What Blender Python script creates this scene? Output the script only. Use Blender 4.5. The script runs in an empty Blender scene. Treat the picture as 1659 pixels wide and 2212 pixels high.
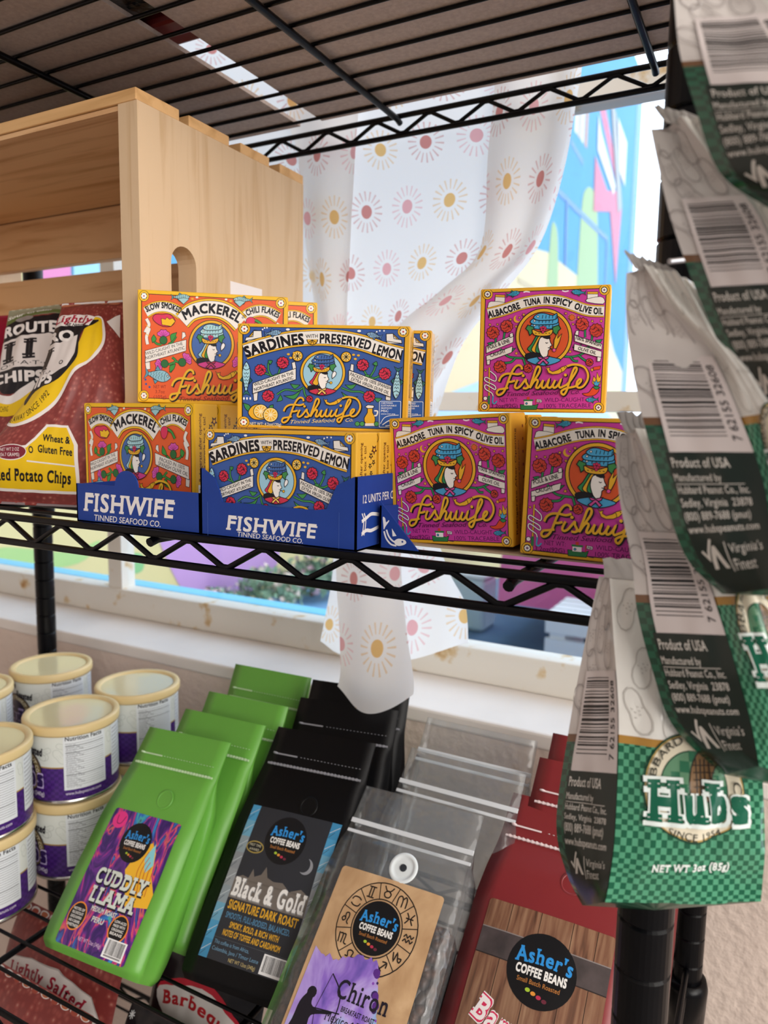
import bpy, bmesh, math, random
from mathutils import Vector, Matrix, noise
from mathutils.geometry import tessellate_polygon

# ------------------------------------------------------------------ camera, world, light, exposure
SC = bpy.context.scene
COL = SC.collection
H = 1.40                                   # camera height above the floor
R = math.radians

def W(x, y, z=0.0):                        # scene coordinates measured from the camera's foot
    return Vector((x, y, z + H))

cam_d = bpy.data.cameras.new('camera')
cam = bpy.data.objects.new('camera', cam_d)
COL.objects.link(cam)
SC.camera = cam
_p, _r, _y = R(6.855), R(0.959), R(27.89)
_F = Vector((-math.sin(_y) * math.cos(_p), math.cos(_y) * math.cos(_p), -math.sin(_p)))
_Rt = Vector((math.cos(_y), math.sin(_y), 0))
_U = _Rt.cross(_F)
_R2 = _Rt * math.cos(_r) + _U * math.sin(_r)
_U2 = -_Rt * math.sin(_r) + _U * math.cos(_r)
cam.matrix_world = Matrix(((_R2.x, _U2.x, -_F.x, 0), (_R2.y, _U2.y, -_F.y, 0), (_R2.z, _U2.z, -_F.z, H), (0, 0, 0, 1)))
cam_d.sensor_fit = 'VERTICAL'
cam_d.sensor_height = 24.0
cam_d.lens = 24.0 * 1594.87 / 2212.0
cam_d.clip_start = 0.01
cam_d.dof.use_dof = True
cam_d.dof.focus_distance = 0.46
cam_d.dof.aperture_fstop = 6.4

SC.view_settings.view_transform = 'Standard'
SC.view_settings.look = 'None'
SC.view_settings.gamma = 1.0
SC.view_settings.use_curve_mapping = False
SC.view_settings.exposure = 0.0
try:
    SC.cycles.use_denoising = True
    SC.cycles.max_bounces = 8
    SC.cycles.transparent_max_bounces = 20
    SC.cycles.caustics_reflective = False
    SC.cycles.caustics_refractive = False
except Exception:
    pass

# daylight: a bright, slightly cool sky on the street side, the dim shop behind the camera
wd = bpy.data.worlds.new('world')
SC.world = wd
wd.use_nodes = True
nt = wd.node_tree
nt.nodes.clear()
o_ = nt.nodes.new('ShaderNodeOutputWorld')
b_ = nt.nodes.new('ShaderNodeBackground')
tc = nt.nodes.new('ShaderNodeTexCoord')
sp = nt.nodes.new('ShaderNodeSeparateXYZ')
rp = nt.nodes.new('ShaderNodeValToRGB')
rp.color_ramp.elements[0].position = 0.46
rp.color_ramp.elements[0].color = (0.30, 0.272, 0.262, 1)
rp.color_ramp.elements[1].position = 0.56
rp.color_ramp.elements[1].color = (3.0, 3.3, 3.75, 1)
ma = nt.nodes.new('ShaderNodeMath')
ma.operation = 'MULTIPLY_ADD'
ma.inputs[1].default_value = 0.5
ma.inputs[2].default_value = 0.5
nt.links.new(tc.outputs['Generated'], sp.inputs[0])
nt.links.new(sp.outputs['Y'], ma.inputs[0])
nt.links.new(ma.outputs[0], rp.inputs[0])
nt.links.new(rp.outputs[0], b_.inputs[0])
b_.inputs[1].default_value = 1.0
nt.links.new(b_.outputs[0], o_.inputs[0])

def area(name, loc, target, sx, sy, power, col):
    d = bpy.data.lights.new(name, 'AREA')
    d.shape = 'RECTANGLE'
    d.size, d.size_y, d.energy, d.color = sx, sy, power, col
    o = bpy.data.objects.new(name, d)
    COL.objects.link(o)
    o.location = W(*loc)
    o.rotation_euler = (W(*target) - W(*loc)).to_track_quat('-Z', 'Y').to_euler()
    return o
# daylight from the shop front to the right of the rack, and an added lamp standing in for more of it
area('shop_front_daylight', (1.35, 0.15, 0.45), (-0.1, 0.45, -0.1), 1.0, 1.3, 15.0, (1.0, 0.96, 0.90))
area('shop_front_stand_in', (2.0, -1.25, 0.75), (-0.35, 0.45, -0.1), 1.7, 1.7, 64.0, (1.0, 0.95, 0.90))

# ------------------------------------------------------------------ materials
def lin(h):
    h = h.lstrip('#')
    out = []
    for i in (0, 2, 4):
        c = int(h[i:i + 2], 16) / 255.0
        out.append(c / 12.92 if c <= 0.04045 else ((c + 0.055) / 1.055) ** 2.4)
    return (*out, 1.0)

_M = {}
def pm(name, hexc, rough=0.5, spec=0.4, metal=0.0, var=0.0, scale=20.0, bump=0.0, bscale=200.0, coat=0.0):
    """procedural surface: base colour with an optional fine noise variation and bump"""
    if name in _M:
        return _M[name]
    m = bpy.data.materials.new(name)
    m.use_nodes = True
    n, l = m.node_tree.nodes, m.node_tree.links
    b = n['Principled BSDF']
    c = lin(hexc)
    b.inputs['Base Color'].default_value = c
    b.inputs['Roughness'].default_value = rough
    b.inputs['Specular IOR Level'].default_value = spec
    b.inputs['Metallic'].default_value = metal
    b.inputs['Coat Weight'].default_value = coat
    t = n.new('ShaderNodeTexCoord')
    if var > 0:
        nz = n.new('ShaderNodeTexNoise')
        nz.inputs['Scale'].default_value = scale
        nz.inputs['Detail'].default_value = 4
        l.new(t.outputs['Object'], nz.inputs['Vector'])
        r = n.new('ShaderNodeValToRGB')
        r.color_ramp.elements[0].position = 0.3
        r.color_ramp.elements[1].position = 0.7
        r.color_ramp.elements[0].color = tuple(max(0, x * (1 - var)) for x in c[:3]) + (1,)
        r.color_ramp.elements[1].color = tuple(min(1, x * (1 + var)) for x in c[:3]) + (1,)
        l.new(nz.outputs['Fac'], r.inputs[0])
        l.new(r.outputs[0], b.inputs['Base Color'])
    if bump > 0:
        nb = n.new('ShaderNodeTexNoise')
        nb.inputs['Scale'].default_value = bscale
        nb.inputs['Detail'].default_value = 3
        l.new(t.outputs['Object'], nb.inputs['Vector'])
        bp = n.new('ShaderNodeBump')
        bp.inputs['Strength'].default_value = bump
        bp.inputs['Distance'].default_value = 0.004
        l.new(nb.outputs['Fac'], bp.inputs['Height'])
        l.new(bp.outputs[0], b.inputs['Normal'])
    _M[name] = m
    return m

def ink(hexc, gloss=False):
    return pm(('gloss_ink_' if gloss else 'ink_') + hexc, hexc, 0.22 if gloss else 0.42, 0.5 if gloss else 0.35)

def ramp(n, stops, interp='LINEAR'):
    r = n.new('ShaderNodeValToRGB')
    cr = r.color_ramp
    cr.interpolation = interp
    while len(cr.elements) < len(stops):
        cr.elements.new(0.5)
    for e, (p, c) in zip(cr.elements, stops):
        e.position = p
        e.color = lin(c)
    return r

def mnode(n, l, op, a, b=None, c=None):
    q = n.new('ShaderNodeMath')
    q.operation = op
    for i, v in enumerate((a, b, c)):
        if v is None:
            continue
        if isinstance(v, (int, float)):
            q.inputs[i].default_value = v
        else:
            l.new(v, q.inputs[i])
    return q.outputs[0]

def mixc(n, l, f, a, b):
    q = n.new('ShaderNodeMix')
    q.data_type = 'RGBA'
    for s, v in ((q.inputs[0], f), (q.inputs[6], a), (q.inputs[7], b)):
        if isinstance(v, str):
            s.default_value = lin(v)
        elif isinstance(v, (int, float)):
            s.default_value = v
        else:
            l.new(v, s)
    return q.outputs[2]

def wood(name, light, dark, axis='X', sc=1.0, rough=0.55):
    if name in _M:
        return _M[name]
    m = bpy.data.materials.new(name)
    m.use_nodes = True
    n, l = m.node_tree.nodes, m.node_tree.links
    b = n['Principled BSDF']
    t = n.new('ShaderNodeTexCoord')
    mp = n.new('ShaderNodeMapping')
    s = {'X': (1.5, 22, 22), 'Y': (22, 1.5, 22), 'Z': (22, 22, 1.5)}[axis]
    mp.inputs['Scale'].default_value = tuple(v * sc for v in s)
    l.new(t.outputs['Object'], mp.inputs[0])
    nz = n.new('ShaderNodeTexNoise')
    nz.inputs['Scale'].default_value = 2.2
    nz.inputs['Detail'].default_value = 6
    nz.inputs['Distortion'].default_value = 0.6
    l.new(mp.outputs[0], nz.inputs['Vector'])
    r = ramp(n, [(0.30, dark), (0.5, light), (0.72, light)])
    l.new(nz.outputs['Fac'], r.inputs[0])
    l.new(r.outputs[0], b.inputs['Base Color'])
    b.inputs['Roughness'].default_value = rough
    bp = n.new('ShaderNodeBump')
    bp.inputs['Strength'].default_value = 0.12
    l.new(nz.outputs['Fac'], bp.inputs['Height'])
    l.new(bp.outputs[0], b.inputs['Normal'])
    _M[name] = m
    return m

# ------------------------------------------------------------------ mesh builder
class MB:
    def __init__(s):
        s.v, s.f, s.m, s.sm, s.uv, s.mats = [], [], [], [], [], []

    def mi(s, mat):
        if mat not in s.mats:
            s.mats.append(mat)
        return s.mats.index(mat)

    def add(s, verts, faces, mat, smooth=False, uvs=None):
        b = len(s.v)
        s.v += [tuple(q) for q in verts]
        k = s.mi(mat)
        for i, f in enumerate(faces):
            s.f.append([b + j for j in f])
            s.m.append(k)
            s.sm.append(smooth)
            s.uv.append([uvs[j] for j in f] if uvs else None)

    def box(s, x0, x1, y0, y1, z0, z1, mat, M=None, bevel=0.0):
        if bevel > 0:
            bm = bmesh.new()
            bmesh.ops.create_cube(bm, size=1.0)
            for q in bm.verts:
                q.co = Vector(((x0 + x1) / 2 + q.co.x * (x1 - x0), (y0 + y1) / 2 + q.co.y * (y1 - y0), (z0 + z1) / 2 + q.co.z * (z1 - z0)))
            bmesh.ops.bevel(bm, geom=bm.edges[:], offset=bevel, segments=2, profile=0.5, affect='EDGES')
            bm.verts.index_update()
            vs = [q.co.copy() for q in bm.verts]
            fs = [[q.index for q in f.verts] for f in bm.faces]
            bm.free()
        else:
            vs = [Vector((x, y, z)) for x in (x0, x1) for y in (y0, y1) for z in (z0, z1)]
            fs = [(0, 1, 3, 2), (4, 6, 7, 5), (0, 4, 5, 1), (2, 3, 7, 6), (0, 2, 6, 4), (1, 5, 7, 3)]
        if M is not None:
            vs = [M @ q for q in vs]
        s.add(vs, fs, mat)

    def tube(s, pts, r, mat, seg=8, caps=True, closed=False):
        pts = [Vector(p) for p in pts]
        n = len(pts)
        rs = r if isinstance(r, (list, tuple)) else [r] * n
        vs, prev = [], None
        for i, p in enumerate(pts):
            if closed:
                d = pts[(i + 1) % n] - pts[i - 1]
            else:
                d = (pts[min(i + 1, n - 1)] - pts[max(i - 1, 0)])
            d.normalize()
            a = prev if prev is not None else (Vector((0, 0, 1)) if abs(d.z) < 0.9 else Vector((1, 0, 0)))
            x = (a - d * a.dot(d)).normalized()
            prev = x
            y = d.cross(x)
            for k in range(seg):
                t = 2 * math.pi * k / seg
                vs.append(p + (x * math.cos(t) + y * math.sin(t)) * rs[i])
        fs = []
        for i in range(n if closed else n - 1):
            j = (i + 1) % n
            for k in range(seg):
                k2 = (k + 1) % seg
                fs.append((i * seg + k, i * seg + k2, j * seg + k2, j * seg + k))
        s.add(vs, fs, mat, True)
        if caps and not closed:
            s.add(vs[:seg], [tuple(range(seg))[::-1]], mat)
            s.add(vs[-seg:], [tuple(range(seg))], mat)

    def lathe(s, prof, mat, seg=48, c=(0, 0, 0), smooth=True, cap0=True, cap1=True):
        vs, fs = [], []
        for (r, z) in prof:
            for k in range(seg):
                t = 2 * math.pi * k / seg
                vs.append((c[0] + r * math.cos(t), c[1] + r * math.sin(t), c[2] + z))
        for i in range(len(prof) - 1):
            for k in range(seg):
                k2 = (k + 1) % seg
                fs.append((i * seg + k, i * seg + k2, (i + 1) * seg + k2, (i + 1) * seg + k))
        s.add(vs, fs, mat, smooth)
        if cap0:
            s.add(vs[:seg], [tuple(range(seg))[::-1]], mat)
        if cap1:
            s.add(vs[-seg:], [tuple(range(seg))], mat)

    def prism(s, pts, d, mat, M=None, smooth=False):
        """polygon in the x-z plane given a thickness d along +y"""
        n = len(pts)
        vs = [Vector((p[0], 0, p[1])) for p in pts] + [Vector((p[0], d, p[1])) for p in pts]
        tr = tessellate_polygon([[Vector((p[0], p[1], 0)) for p in pts]])
        fs = [tuple(t) for t in tr] + [tuple(n + i for i in t) for t in tr]
        fs += [(i, (i + 1) % n, n + (i + 1) % n, n + i) for i in range(n)]
        if M is not None:
            vs = [M @ q for q in vs]
        s.add(vs, fs, mat, smooth)

    def grid(s, g, mat, smooth=True, uv=None, flip=False):
        nr, nc = len(g), len(g[0])
        vs = [p for row in g for p in row]
        uvs = None
        if uv is not None:
            uvs = [uv(i / (nr - 1), j / (nc - 1)) for i in range(nr) for j in range(nc)]
        fs = []
        for i in range(nr - 1):
            for j in range(nc - 1):
                a, b, c, d = i * nc + j, i * nc + j + 1, (i + 1) * nc + j + 1, (i + 1) * nc + j
                fs.append((a, d, c, b) if not flip else (a, b, c, d))
        s.add(vs, fs, mat, smooth, uvs)

    def art(s, art, surf, base=0.00012, step=0.00004):
        art.put(s, surf, base, step)

    def obj(s, name, parent=None, loc=None, fix=True):
        me = bpy.data.meshes.new(name)
        me.from_pydata(s.v, [], s.f)
        for m in s.mats:
            me.materials.append(m)
        me.polygons.foreach_set('material_index', s.m)
        me.polygons.foreach_set('use_smooth', s.sm)
        if any(u is not None for u in s.uv):
            ul = me.uv_layers.new(name='UVMap')
            k = 0
            for u, f in zip(s.uv, s.f):
                for j in range(len(f)):
                    if u is not None:
                        ul.data[k].uv = u[j]
                    k += 1
        me.update()
        o = bpy.data.objects.new(name, me)
        COL.objects.link(o)
        if parent is not None:
            o.parent = parent
        if loc is not None:
            o.location = loc
        return o

def tag(o, label=None, cat=None, group=None, kind=None):
    for k, v in (('label', label), ('category', cat), ('group', group), ('kind', kind)):
        if v:
            o[k] = v
    return o

def empty(name, loc, rot=(0, 0, 0)):
    o = bpy.data.objects.new(name, None)
    COL.objects.link(o)
    o.empty_display_size = 0.02
    o.location = loc
    o.rotation_euler = rot
    return o

def dup(o, parent=None):
    c = o.copy()
    COL.objects.link(c)
    if parent is not None:
        c.parent = parent
    for ch in list(o.children):
        dup(ch, c)
    return c

# ------------------------------------------------------------------ flat artwork (printing) built as thin inked shapes
def smooth(pts, n=6, closed=False):
    P = [Vector((p[0], p[1])) for p in pts]
    out, m = [], len(P)
    rng = range(m if closed else m - 1)
    for i in rng:
        if closed:
            a, b, c, d = P[i - 1], P[i], P[(i + 1) % m], P[(i + 2) % m]
        else:
            a, b, c, d = P[max(i - 1, 0)], P[i], P[i + 1], P[min(i + 2, m - 1)]
        for k in range(n):
            t = k / n
            out.append(0.5 * ((2 * b) + (c - a) * t + (2 * a - 5 * b + 4 * c - d) * t * t + (3 * b - a - 3 * c + d) * t ** 3))
    if not closed:
        out.append(P[-1])
    return [(q.x, q.y) for q in out]

def homog(q):
    """3x3 matrix taking the quad TL,TR,BR,BL to the unit square (y down)"""
    (x0, y0), (x1, y1), (x2, y2), (x3, y3) = q
    sx, sy = x0 - x1 + x2 - x3, y0 - y1 + y2 - y3
    dx1, dx2, dy1, dy2 = x1 - x2, x3 - x2, y1 - y2, y3 - y2
    den = dx1 * dy2 - dx2 * dy1
    g = (sx * dy2 - dx2 * sy) / den
    h = (dx1 * sy - sx * dy1) / den
    Mx = Matrix(((x1 - x0 + g * x1, x3 - x0 + h * x3, x0), (y1 - y0 + g * y1, y3 - y0 + h * y3, y0), (g, h, 1)))
    return Mx.inverted()

_TX = {}
def text_mesh(s, bold=0.0, shear=0.0, slab=0.0, sp=1.0):
    k = (s, bold, shear, slab, sp)
    if k in _TX:
        return _TX[k]
    cu = bpy.data.curves.new('t', 'FONT')
    cu.body = s
    cu.size = 1.0
    cu.shear = shear
    cu.space_character = sp
    cu.resolution_u = 3
    o = bpy.data.objects.new('t', cu)
    me = o.to_mesh()
    vs = [(v.co.x, v.co.y) for v in me.vertices]
    fs = [tuple(p.vertices) for p in me.polygons]
    parts = [(vs, fs)]
    lift = [0.0] * len(vs)
    if slab > 0:
        cnt = {}
        for f in fs:
            for i in range(len(f)):
                e = tuple(sorted((f[i], f[(i + 1) % len(f)])))
                cnt[e] = cnt.get(e, 0) + 1
        for (a, b), c in cnt.items():
            if c != 1:
                continue
            (xa, ya), (xb, yb) = vs[a], vs[b]
            if abs(ya - yb) > 0.004 or not (0.05 < abs(xa - xb) < 0.32):
                continue
            x0, x1 = min(xa, xb) - slab, max(xa, xb) + slab
            th = slab * 0.85
            if ya < 0.03:
                parts.append(([(x0, ya), (x1, ya), (x1, ya + th), (x0, ya + th)], [(0, 1, 2, 3)]))
            elif ya > 0.45:
                parts.append(([(x0, ya - th), (x1, ya - th), (x1, ya), (x0, ya)], [(0, 1, 2, 3)]))
        V, Fc, lift = [], [], []
        for n_, (pv, pf) in enumerate(parts):
            b0 = len(V)
            lift += [0.0 if n_ == 0 else .10 + .08 * ((n_ * 7) % 11) / 11] * len(pv)
            V += pv
            Fc += [tuple(b0 + i for i in f) for f in pf]
        vs, fs = V, Fc
    if bold > 0:                           # heavier strokes: the letters repeated a hair apart
        V, Fc, l0 = [], [], lift
        lift = []
        for n_, (dx, dy) in enumerate(((-1, -1), (1, -1), (1, 1), (-1, 1))):
            b0 = len(V)
            lift += [l + .23 * n_ for l in l0]
            V += [(x + dx * bold * .8, y + dy * bold * .8) for x, y in vs]
            Fc += [tuple(b0 + i for i in f) for f in fs]
        vs, fs = V, Fc
    o.to_mesh_clear()
    bpy.data.objects.remove(o)
    bpy.data.curves.remove(cu)
    if not vs:
        vs, fs, lift = [(0, 0), (1, 0), (1, 1)], [], [0, 0, 0]
    x0, x1 = min(v[0] for v in vs), max(v[0] for v in vs)
    _TX[k] = (vs, fs, x0, x1, lift)
    return _TX[k]

class Art:
    def __init__(s, quad=None, size=None, fn=None, gloss=False):
        s.it = []
        s.gloss = gloss
        if fn:
            s.map = fn
        elif quad:
            h = homog(quad)
            def f(x, y):
                q = h @ Vector((x, y, 1))
                return (q.x / q.z, q.y / q.z)
            s.map = f
        else:
            w, hh = size
            s.map = lambda x, y: (x / w, y / hh)

    def raw(s, pts, faces, col, lift=None):
        """lift: per point, a fraction of one layer, so that strokes crossing themselves never lie in one plane"""
        q = [s.map(*p) for p in pts]
        q = [(p[0], p[1], l) for p, l in zip(q, lift or [0.0] * len(q))]
        if not faces:
            return
        bb = (min(p[0] for p in q), max(p[0] for p in q), min(p[1] for p in q), max(p[1] for p in q))
        if bb[1] < 0 or bb[0] > 1 or bb[3] < 0 or bb[2] > 1:
            return
        lay = 0
        for it in s.it:
            b = it[0]
            if b[0] < bb[1] and bb[0] < b[1] and b[2] < bb[3] and bb[2] < b[3]:
                lay = max(lay, it[1] + 1)
        s.it.append((bb, lay, col, q, faces))

    def poly(s, pts, col):
        tr = tessellate_polygon([[Vector((p[0], p[1], 0)) for p in pts]])
        s.raw(pts, [tuple(t) for t in tr], col)

    def rect(s, x0, y0, x1, y1, col):
        s.raw([(x0, y0), (x1, y0), (x1, y1), (x0, y1)], [(0, 1, 2, 3)], col)

    def rrect(s, x0, y0, x1, y1, r, col):
        pts = []
        for cx, cy, a in ((x1 - r, y0 + r, -90), (x1 - r, y1 - r, 0), (x0 + r, y1 - r, 90), (x0 + r, y0 + r, 180)):
            for k in range(5):
                t = R(a + 90 * k / 4)
                pts.append((cx + r * math.cos(t), cy + r * math.sin(t)))
        s.poly(pts, col)

    def circ(s, cx, cy, r, col, ry=None, n=24, a0=0, a1=360):
        ry = r if ry is None else ry
        full = abs(a1 - a0) >= 360
        pts = [(cx + r * math.cos(R(a0 + (a1 - a0) * k / (n if full else n - 1))), cy + ry * math.sin(R(a0 + (a1 - a0) * k / (n if full else n - 1)))) for k in range(n)]
        s.raw(pts, [tuple(range(n))], col)

    def line(s, pts, w, col, closed=False):
        P = [Vector((p[0], p[1])) for p in pts]
        n = len(P)
        ws = w if isinstance(w, (list, tuple)) else [w] * n
        vs = []
        for i in range(n):
            if closed:
                a, b = P[i] - P[i - 1], P[(i + 1) % n] - P[i]
            else:
                a = P[i] - P[i - 1] if i > 0 else P[1] - P[0]
                b = P[i + 1] - P[i] if i < n - 1 else P[-1] - P[-2]
            a = a.normalized() if a.length > 1e-9 else Vector((1, 0))
            b = b.normalized() if b.length > 1e-9 else a
            t = (a + b)
            t = t.normalized() if t.length > 1e-6 else a
            nn = Vector((-t.y, t.x))
            k = 1.0 / max(0.45, nn.dot(Vector((-a.y, a.x))))
            vs += [tuple(P[i] + nn * (ws[i] / 2 * k)), tuple(P[i] - nn * (ws[i] / 2 * k))]
        fs = [(2 * i, 2 * i + 1, 2 * ((i + 1) % n) + 1, 2 * ((i + 1) % n)) for i in range(n if closed else n - 1)]
        s.raw(vs, fs, col, [.9 * (i // 2) / n for i in range(2 * n)])

    def curve(s, pts, w, col, n=6, closed=False):
        s.line(smooth(pts, n, closed), w, col, closed)

    def shape(s, pts, col, lw=0, oc='151018', sm=0):
        if sm:
            pts = smooth(pts, sm, True)
        s.poly(pts, col)
        if lw:
            s.line(pts, lw, oc, True)

    def text(s, t, path, h, col, bold=0.0, shear=0.0, slab=0.0, fit=True, sm=8, sp=None):
        """letters standing on the path (y down), cap height h, stretched to the path's length"""
        if sp is None:
            sp = 1.0 + 1.6 * bold + 1.7 * slab
        vs, fs, x0, x1, lift = text_mesh(t, bold, shear, slab, round(sp, 3))
        if not fs:
            return
        P = smooth(path, sm) if len(path) > 2 else list(path)
        P = [Vector(p) for p in P]
        seg = [(P[i + 1] - P[i]).length for i in range(len(P) - 1)]
        L = sum(seg)
        k = h / 0.727
        out = []
        for (x, y) in vs:
            d = (x - x0) / (x1 - x0) * L if fit else (x - x0) * k
            i = 0
            while i < len(seg) - 1 and d > seg[i]:
                d -= seg[i]
                i += 1
            t_ = (P[i + 1] - P[i]) / max(seg[i], 1e-9)
            q = P[i] + t_ * d + Vector((t_.y, -t_.x)) * (y * k)
            out.append((q.x, q.y))
        s.raw(out, fs, col, lift)

    def barcode(s, x0, y0, x1, y1, n=28, horiz=False, seed=3, col='181818'):
        rnd = random.Random(seed)
        ws = [rnd.choice((1, 1, 2, 2, 3)) for _ in range(2 * n)]
        tot = float(sum(ws))
        p = 0.0
        vs, fs = [], []
        for i, w in enumerate(ws):
            a, b = p / tot, (p + w) / tot
            p += w
            if i % 2 == 0:
                c = len(vs)
                if horiz:
                    ya, yb = y0 + (y1 - y0) * a, y0 + (y1 - y0) * b
                    vs += [(x0, ya), (x1, ya), (x1, yb), (x0, yb)]
                else:
                    xa, xb = x0 + (x1 - x0) * a, x0 + (x1 - x0) * b
                    vs += [(xa, y0), (xb, y0), (xb, y1), (xa, y1)]
                fs.append((c, c + 1, c + 2, c + 3))
        s.raw(vs, fs, col)

    def put(s, mb, surf, base, step):
        gu, gv = getattr(surf, 'gu', []), getattr(surf, 'gv', [])
        for bb, lay, col, q, fs in s.it:
            mat = col if not isinstance(col, str) else ink(col, s.gloss)
            off = base + lay * step
            cu = [g for g in gu if bb[0] < g < bb[1]]
            cv = [g for g in gv if bb[2] < g < bb[3]]
            clip = bb[0] < 0 or bb[1] > 1 or bb[2] < 0 or bb[3] > 1
            if cu or cv or clip:
                bm = bmesh.new()
                bv = [bm.verts.new(p) for p in q]
                for f in fs:
                    try:
                        bm.faces.new([bv[i] for i in f])
                    except ValueError:
                        pass
                if clip:
                    for co, no in (((0, 0, 0), (-1, 0, 0)), ((1, 0, 0), (1, 0, 0)), ((0, 0, 0), (0, -1, 0)), ((0, 1, 0), (0, 1, 0))):
                        bmesh.ops.bisect_plane(bm, geom=bm.verts[:] + bm.edges[:] + bm.faces[:], plane_co=co, plane_no=no, clear_outer=True)
                for g in cu:
                    bmesh.ops.bisect_plane(bm, geom=bm.verts[:] + bm.edges[:] + bm.faces[:], plane_co=(g, 0, 0), plane_no=(1, 0, 0))
                for g in cv:
                    bmesh.ops.bisect_plane(bm, geom=bm.verts[:] + bm.edges[:] + bm.faces[:], plane_co=(0, g, 0), plane_no=(0, 1, 0))
                bm.verts.index_update()
                q2 = [tuple(v.co) for v in bm.verts]
                f2 = [[v.index for v in f.verts] for f in bm.faces]
                bm.free()
            else:
                q2, f2 = q, fs
            if f2:
                mb.add([surf(u, v, off + l * step) for (u, v, l) in q2], f2, mat, bool(gu), [(u, v) for (u, v, l) in q2])

class Plane:
    """rectangle: top-left corner, vectors to the right and downwards, outward normal"""
    def __init__(s, o, ux, vy, n):
        s.o, s.ux, s.vy, s.n = Vector(o), Vector(ux), Vector(vy), Vector(n).normalized()

    def __call__(s, u, v, off):
        return s.o + s.ux * u + s.vy * v + s.n * off

class Grid:
    """curved sheet: rows from top to bottom; u, v run 0..1 over it"""
    def __init__(s, g, sign=1.0):
        s.g = [[Vector(p) for p in r] for r in g]
        nr, nc = len(g), len(g[0])
        s.gv = [i / (nr - 1) for i in range(1, nr - 1)]
        s.gu = [j / (nc - 1) for j in range(1, nc - 1)]
        s.nm = []
        for i in range(nr):
            row = []
            for j in range(nc):
                du = s.g[i][min(j + 1, nc - 1)] - s.g[i][max(j - 1, 0)]
                dv = s.g[min(i + 1, nr - 1)][j] - s.g[max(i - 1, 0)][j]
                n = dv.cross(du)
                row.append((n.normalized() if n.length > 1e-12 else Vector((0, -1, 0))) * sign)
            s.nm.append(row)

    def __call__(s, u, v, off):
        nr, nc = len(s.g), len(s.g[0])
        x, y = min(max(u, 0), 1) * (nc - 1), min(max(v, 0), 1) * (nr - 1)
        j, i = min(int(x), nc - 2), min(int(y), nr - 2)
        a, b = x - j, y - i
        def bl(t):
            return (t[i][j] * (1 - a) + t[i][j + 1] * a) * (1 - b) + (t[i + 1][j] * (1 - a) + t[i + 1][j + 1] * a) * b
        return bl(s.g) + bl(s.nm) * off

class Cyl:
    def __init__(s, r, z0, z1, a0, a1):
        s.r, s.z0, s.z1, s.a0, s.a1 = r, z0, z1, R(a0), R(a1)
        s.gu = [k / 64 for k in range(1, 64)]

    def __call__(s, u, v, off):
        a = s.a0 + (s.a1 - s.a0) * u
        return Vector(((s.r + off) * math.cos(a), (s.r + off) * math.sin(a), s.z1 + (s.z0 - s.z1) * v))

# ------------------------------------------------------------------ artwork of the fish cartons
K = '15121A'
CREAM = 'ECE6DF'
GOLD = 'E6AE2C'

def carnation(a, cx, cy, r, col, lw=5, tilt=0):
    pts = []
    for k in range(22):
        t = 2 * math.pi * k / 22
        rr = r * (1.0 if k % 2 else 0.86)
        pts.append((cx + rr * math.cos(t), cy + rr * math.sin(t)))
    a.shape(pts, col, lw, K)
    for (x0, y0, x1, y1, b) in ((-.7, -.2, 0, -.5, .2), (0, -.5, .7, -.1, .25), (-.6, .25, .1, .0, .2), (.0, .05, .65, .35, -.2), (-.3, .65, .3, .4, .1), (-.3, -.1, -.1, -.75, 0), (.25, .2, .4, -.35, 0)):
        m = ((x0 + x1) / 2, (y0 + y1) / 2 + b)
        a.curve([(cx + x0 * r, cy + y0 * r), (cx + m[0] * r, cy + m[1] * r), (cx + x1 * r, cy + y1 * r)], lw * 0.8, K, 4)

def leaf(a, p0, p1, w, col, lw=5, bend=0.25):
    dx, dy = p1[0] - p0[0], p1[1] - p0[1]
    L = math.hypot(dx, dy)
    nx, ny = -dy / L, dx / L
    m = (p0[0] + dx * .5 + nx * L * bend, p0[1] + dy * .5 + ny * L * bend)
    pts = smooth([p0, (m[0] + nx * w, m[1] + ny * w), p1], 6) + smooth([p1, (m[0] - nx * w, m[1] - ny * w), p0], 6)[1:-1]
    a.shape(pts, col, lw, K)

def stem(a, pts, w, col, lw=4):
    a.curve(pts, w + 2 * lw, K)
    a.curve(pts, w, col)

def daisy(a, cx, cy, r, petals=6, mid='D8344A'):
    a.circ(cx, cy, r, K)
    for k in range(petals):
        t = 2 * math.pi * k / petals
        a.circ(cx + .55 * r * math.cos(t), cy + .55 * r * math.sin(t), r * (.36 if petals < 8 else .25), 'F6F2EC', n=10)
    a.circ(cx, cy, r * .26, mid, n=10)

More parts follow.
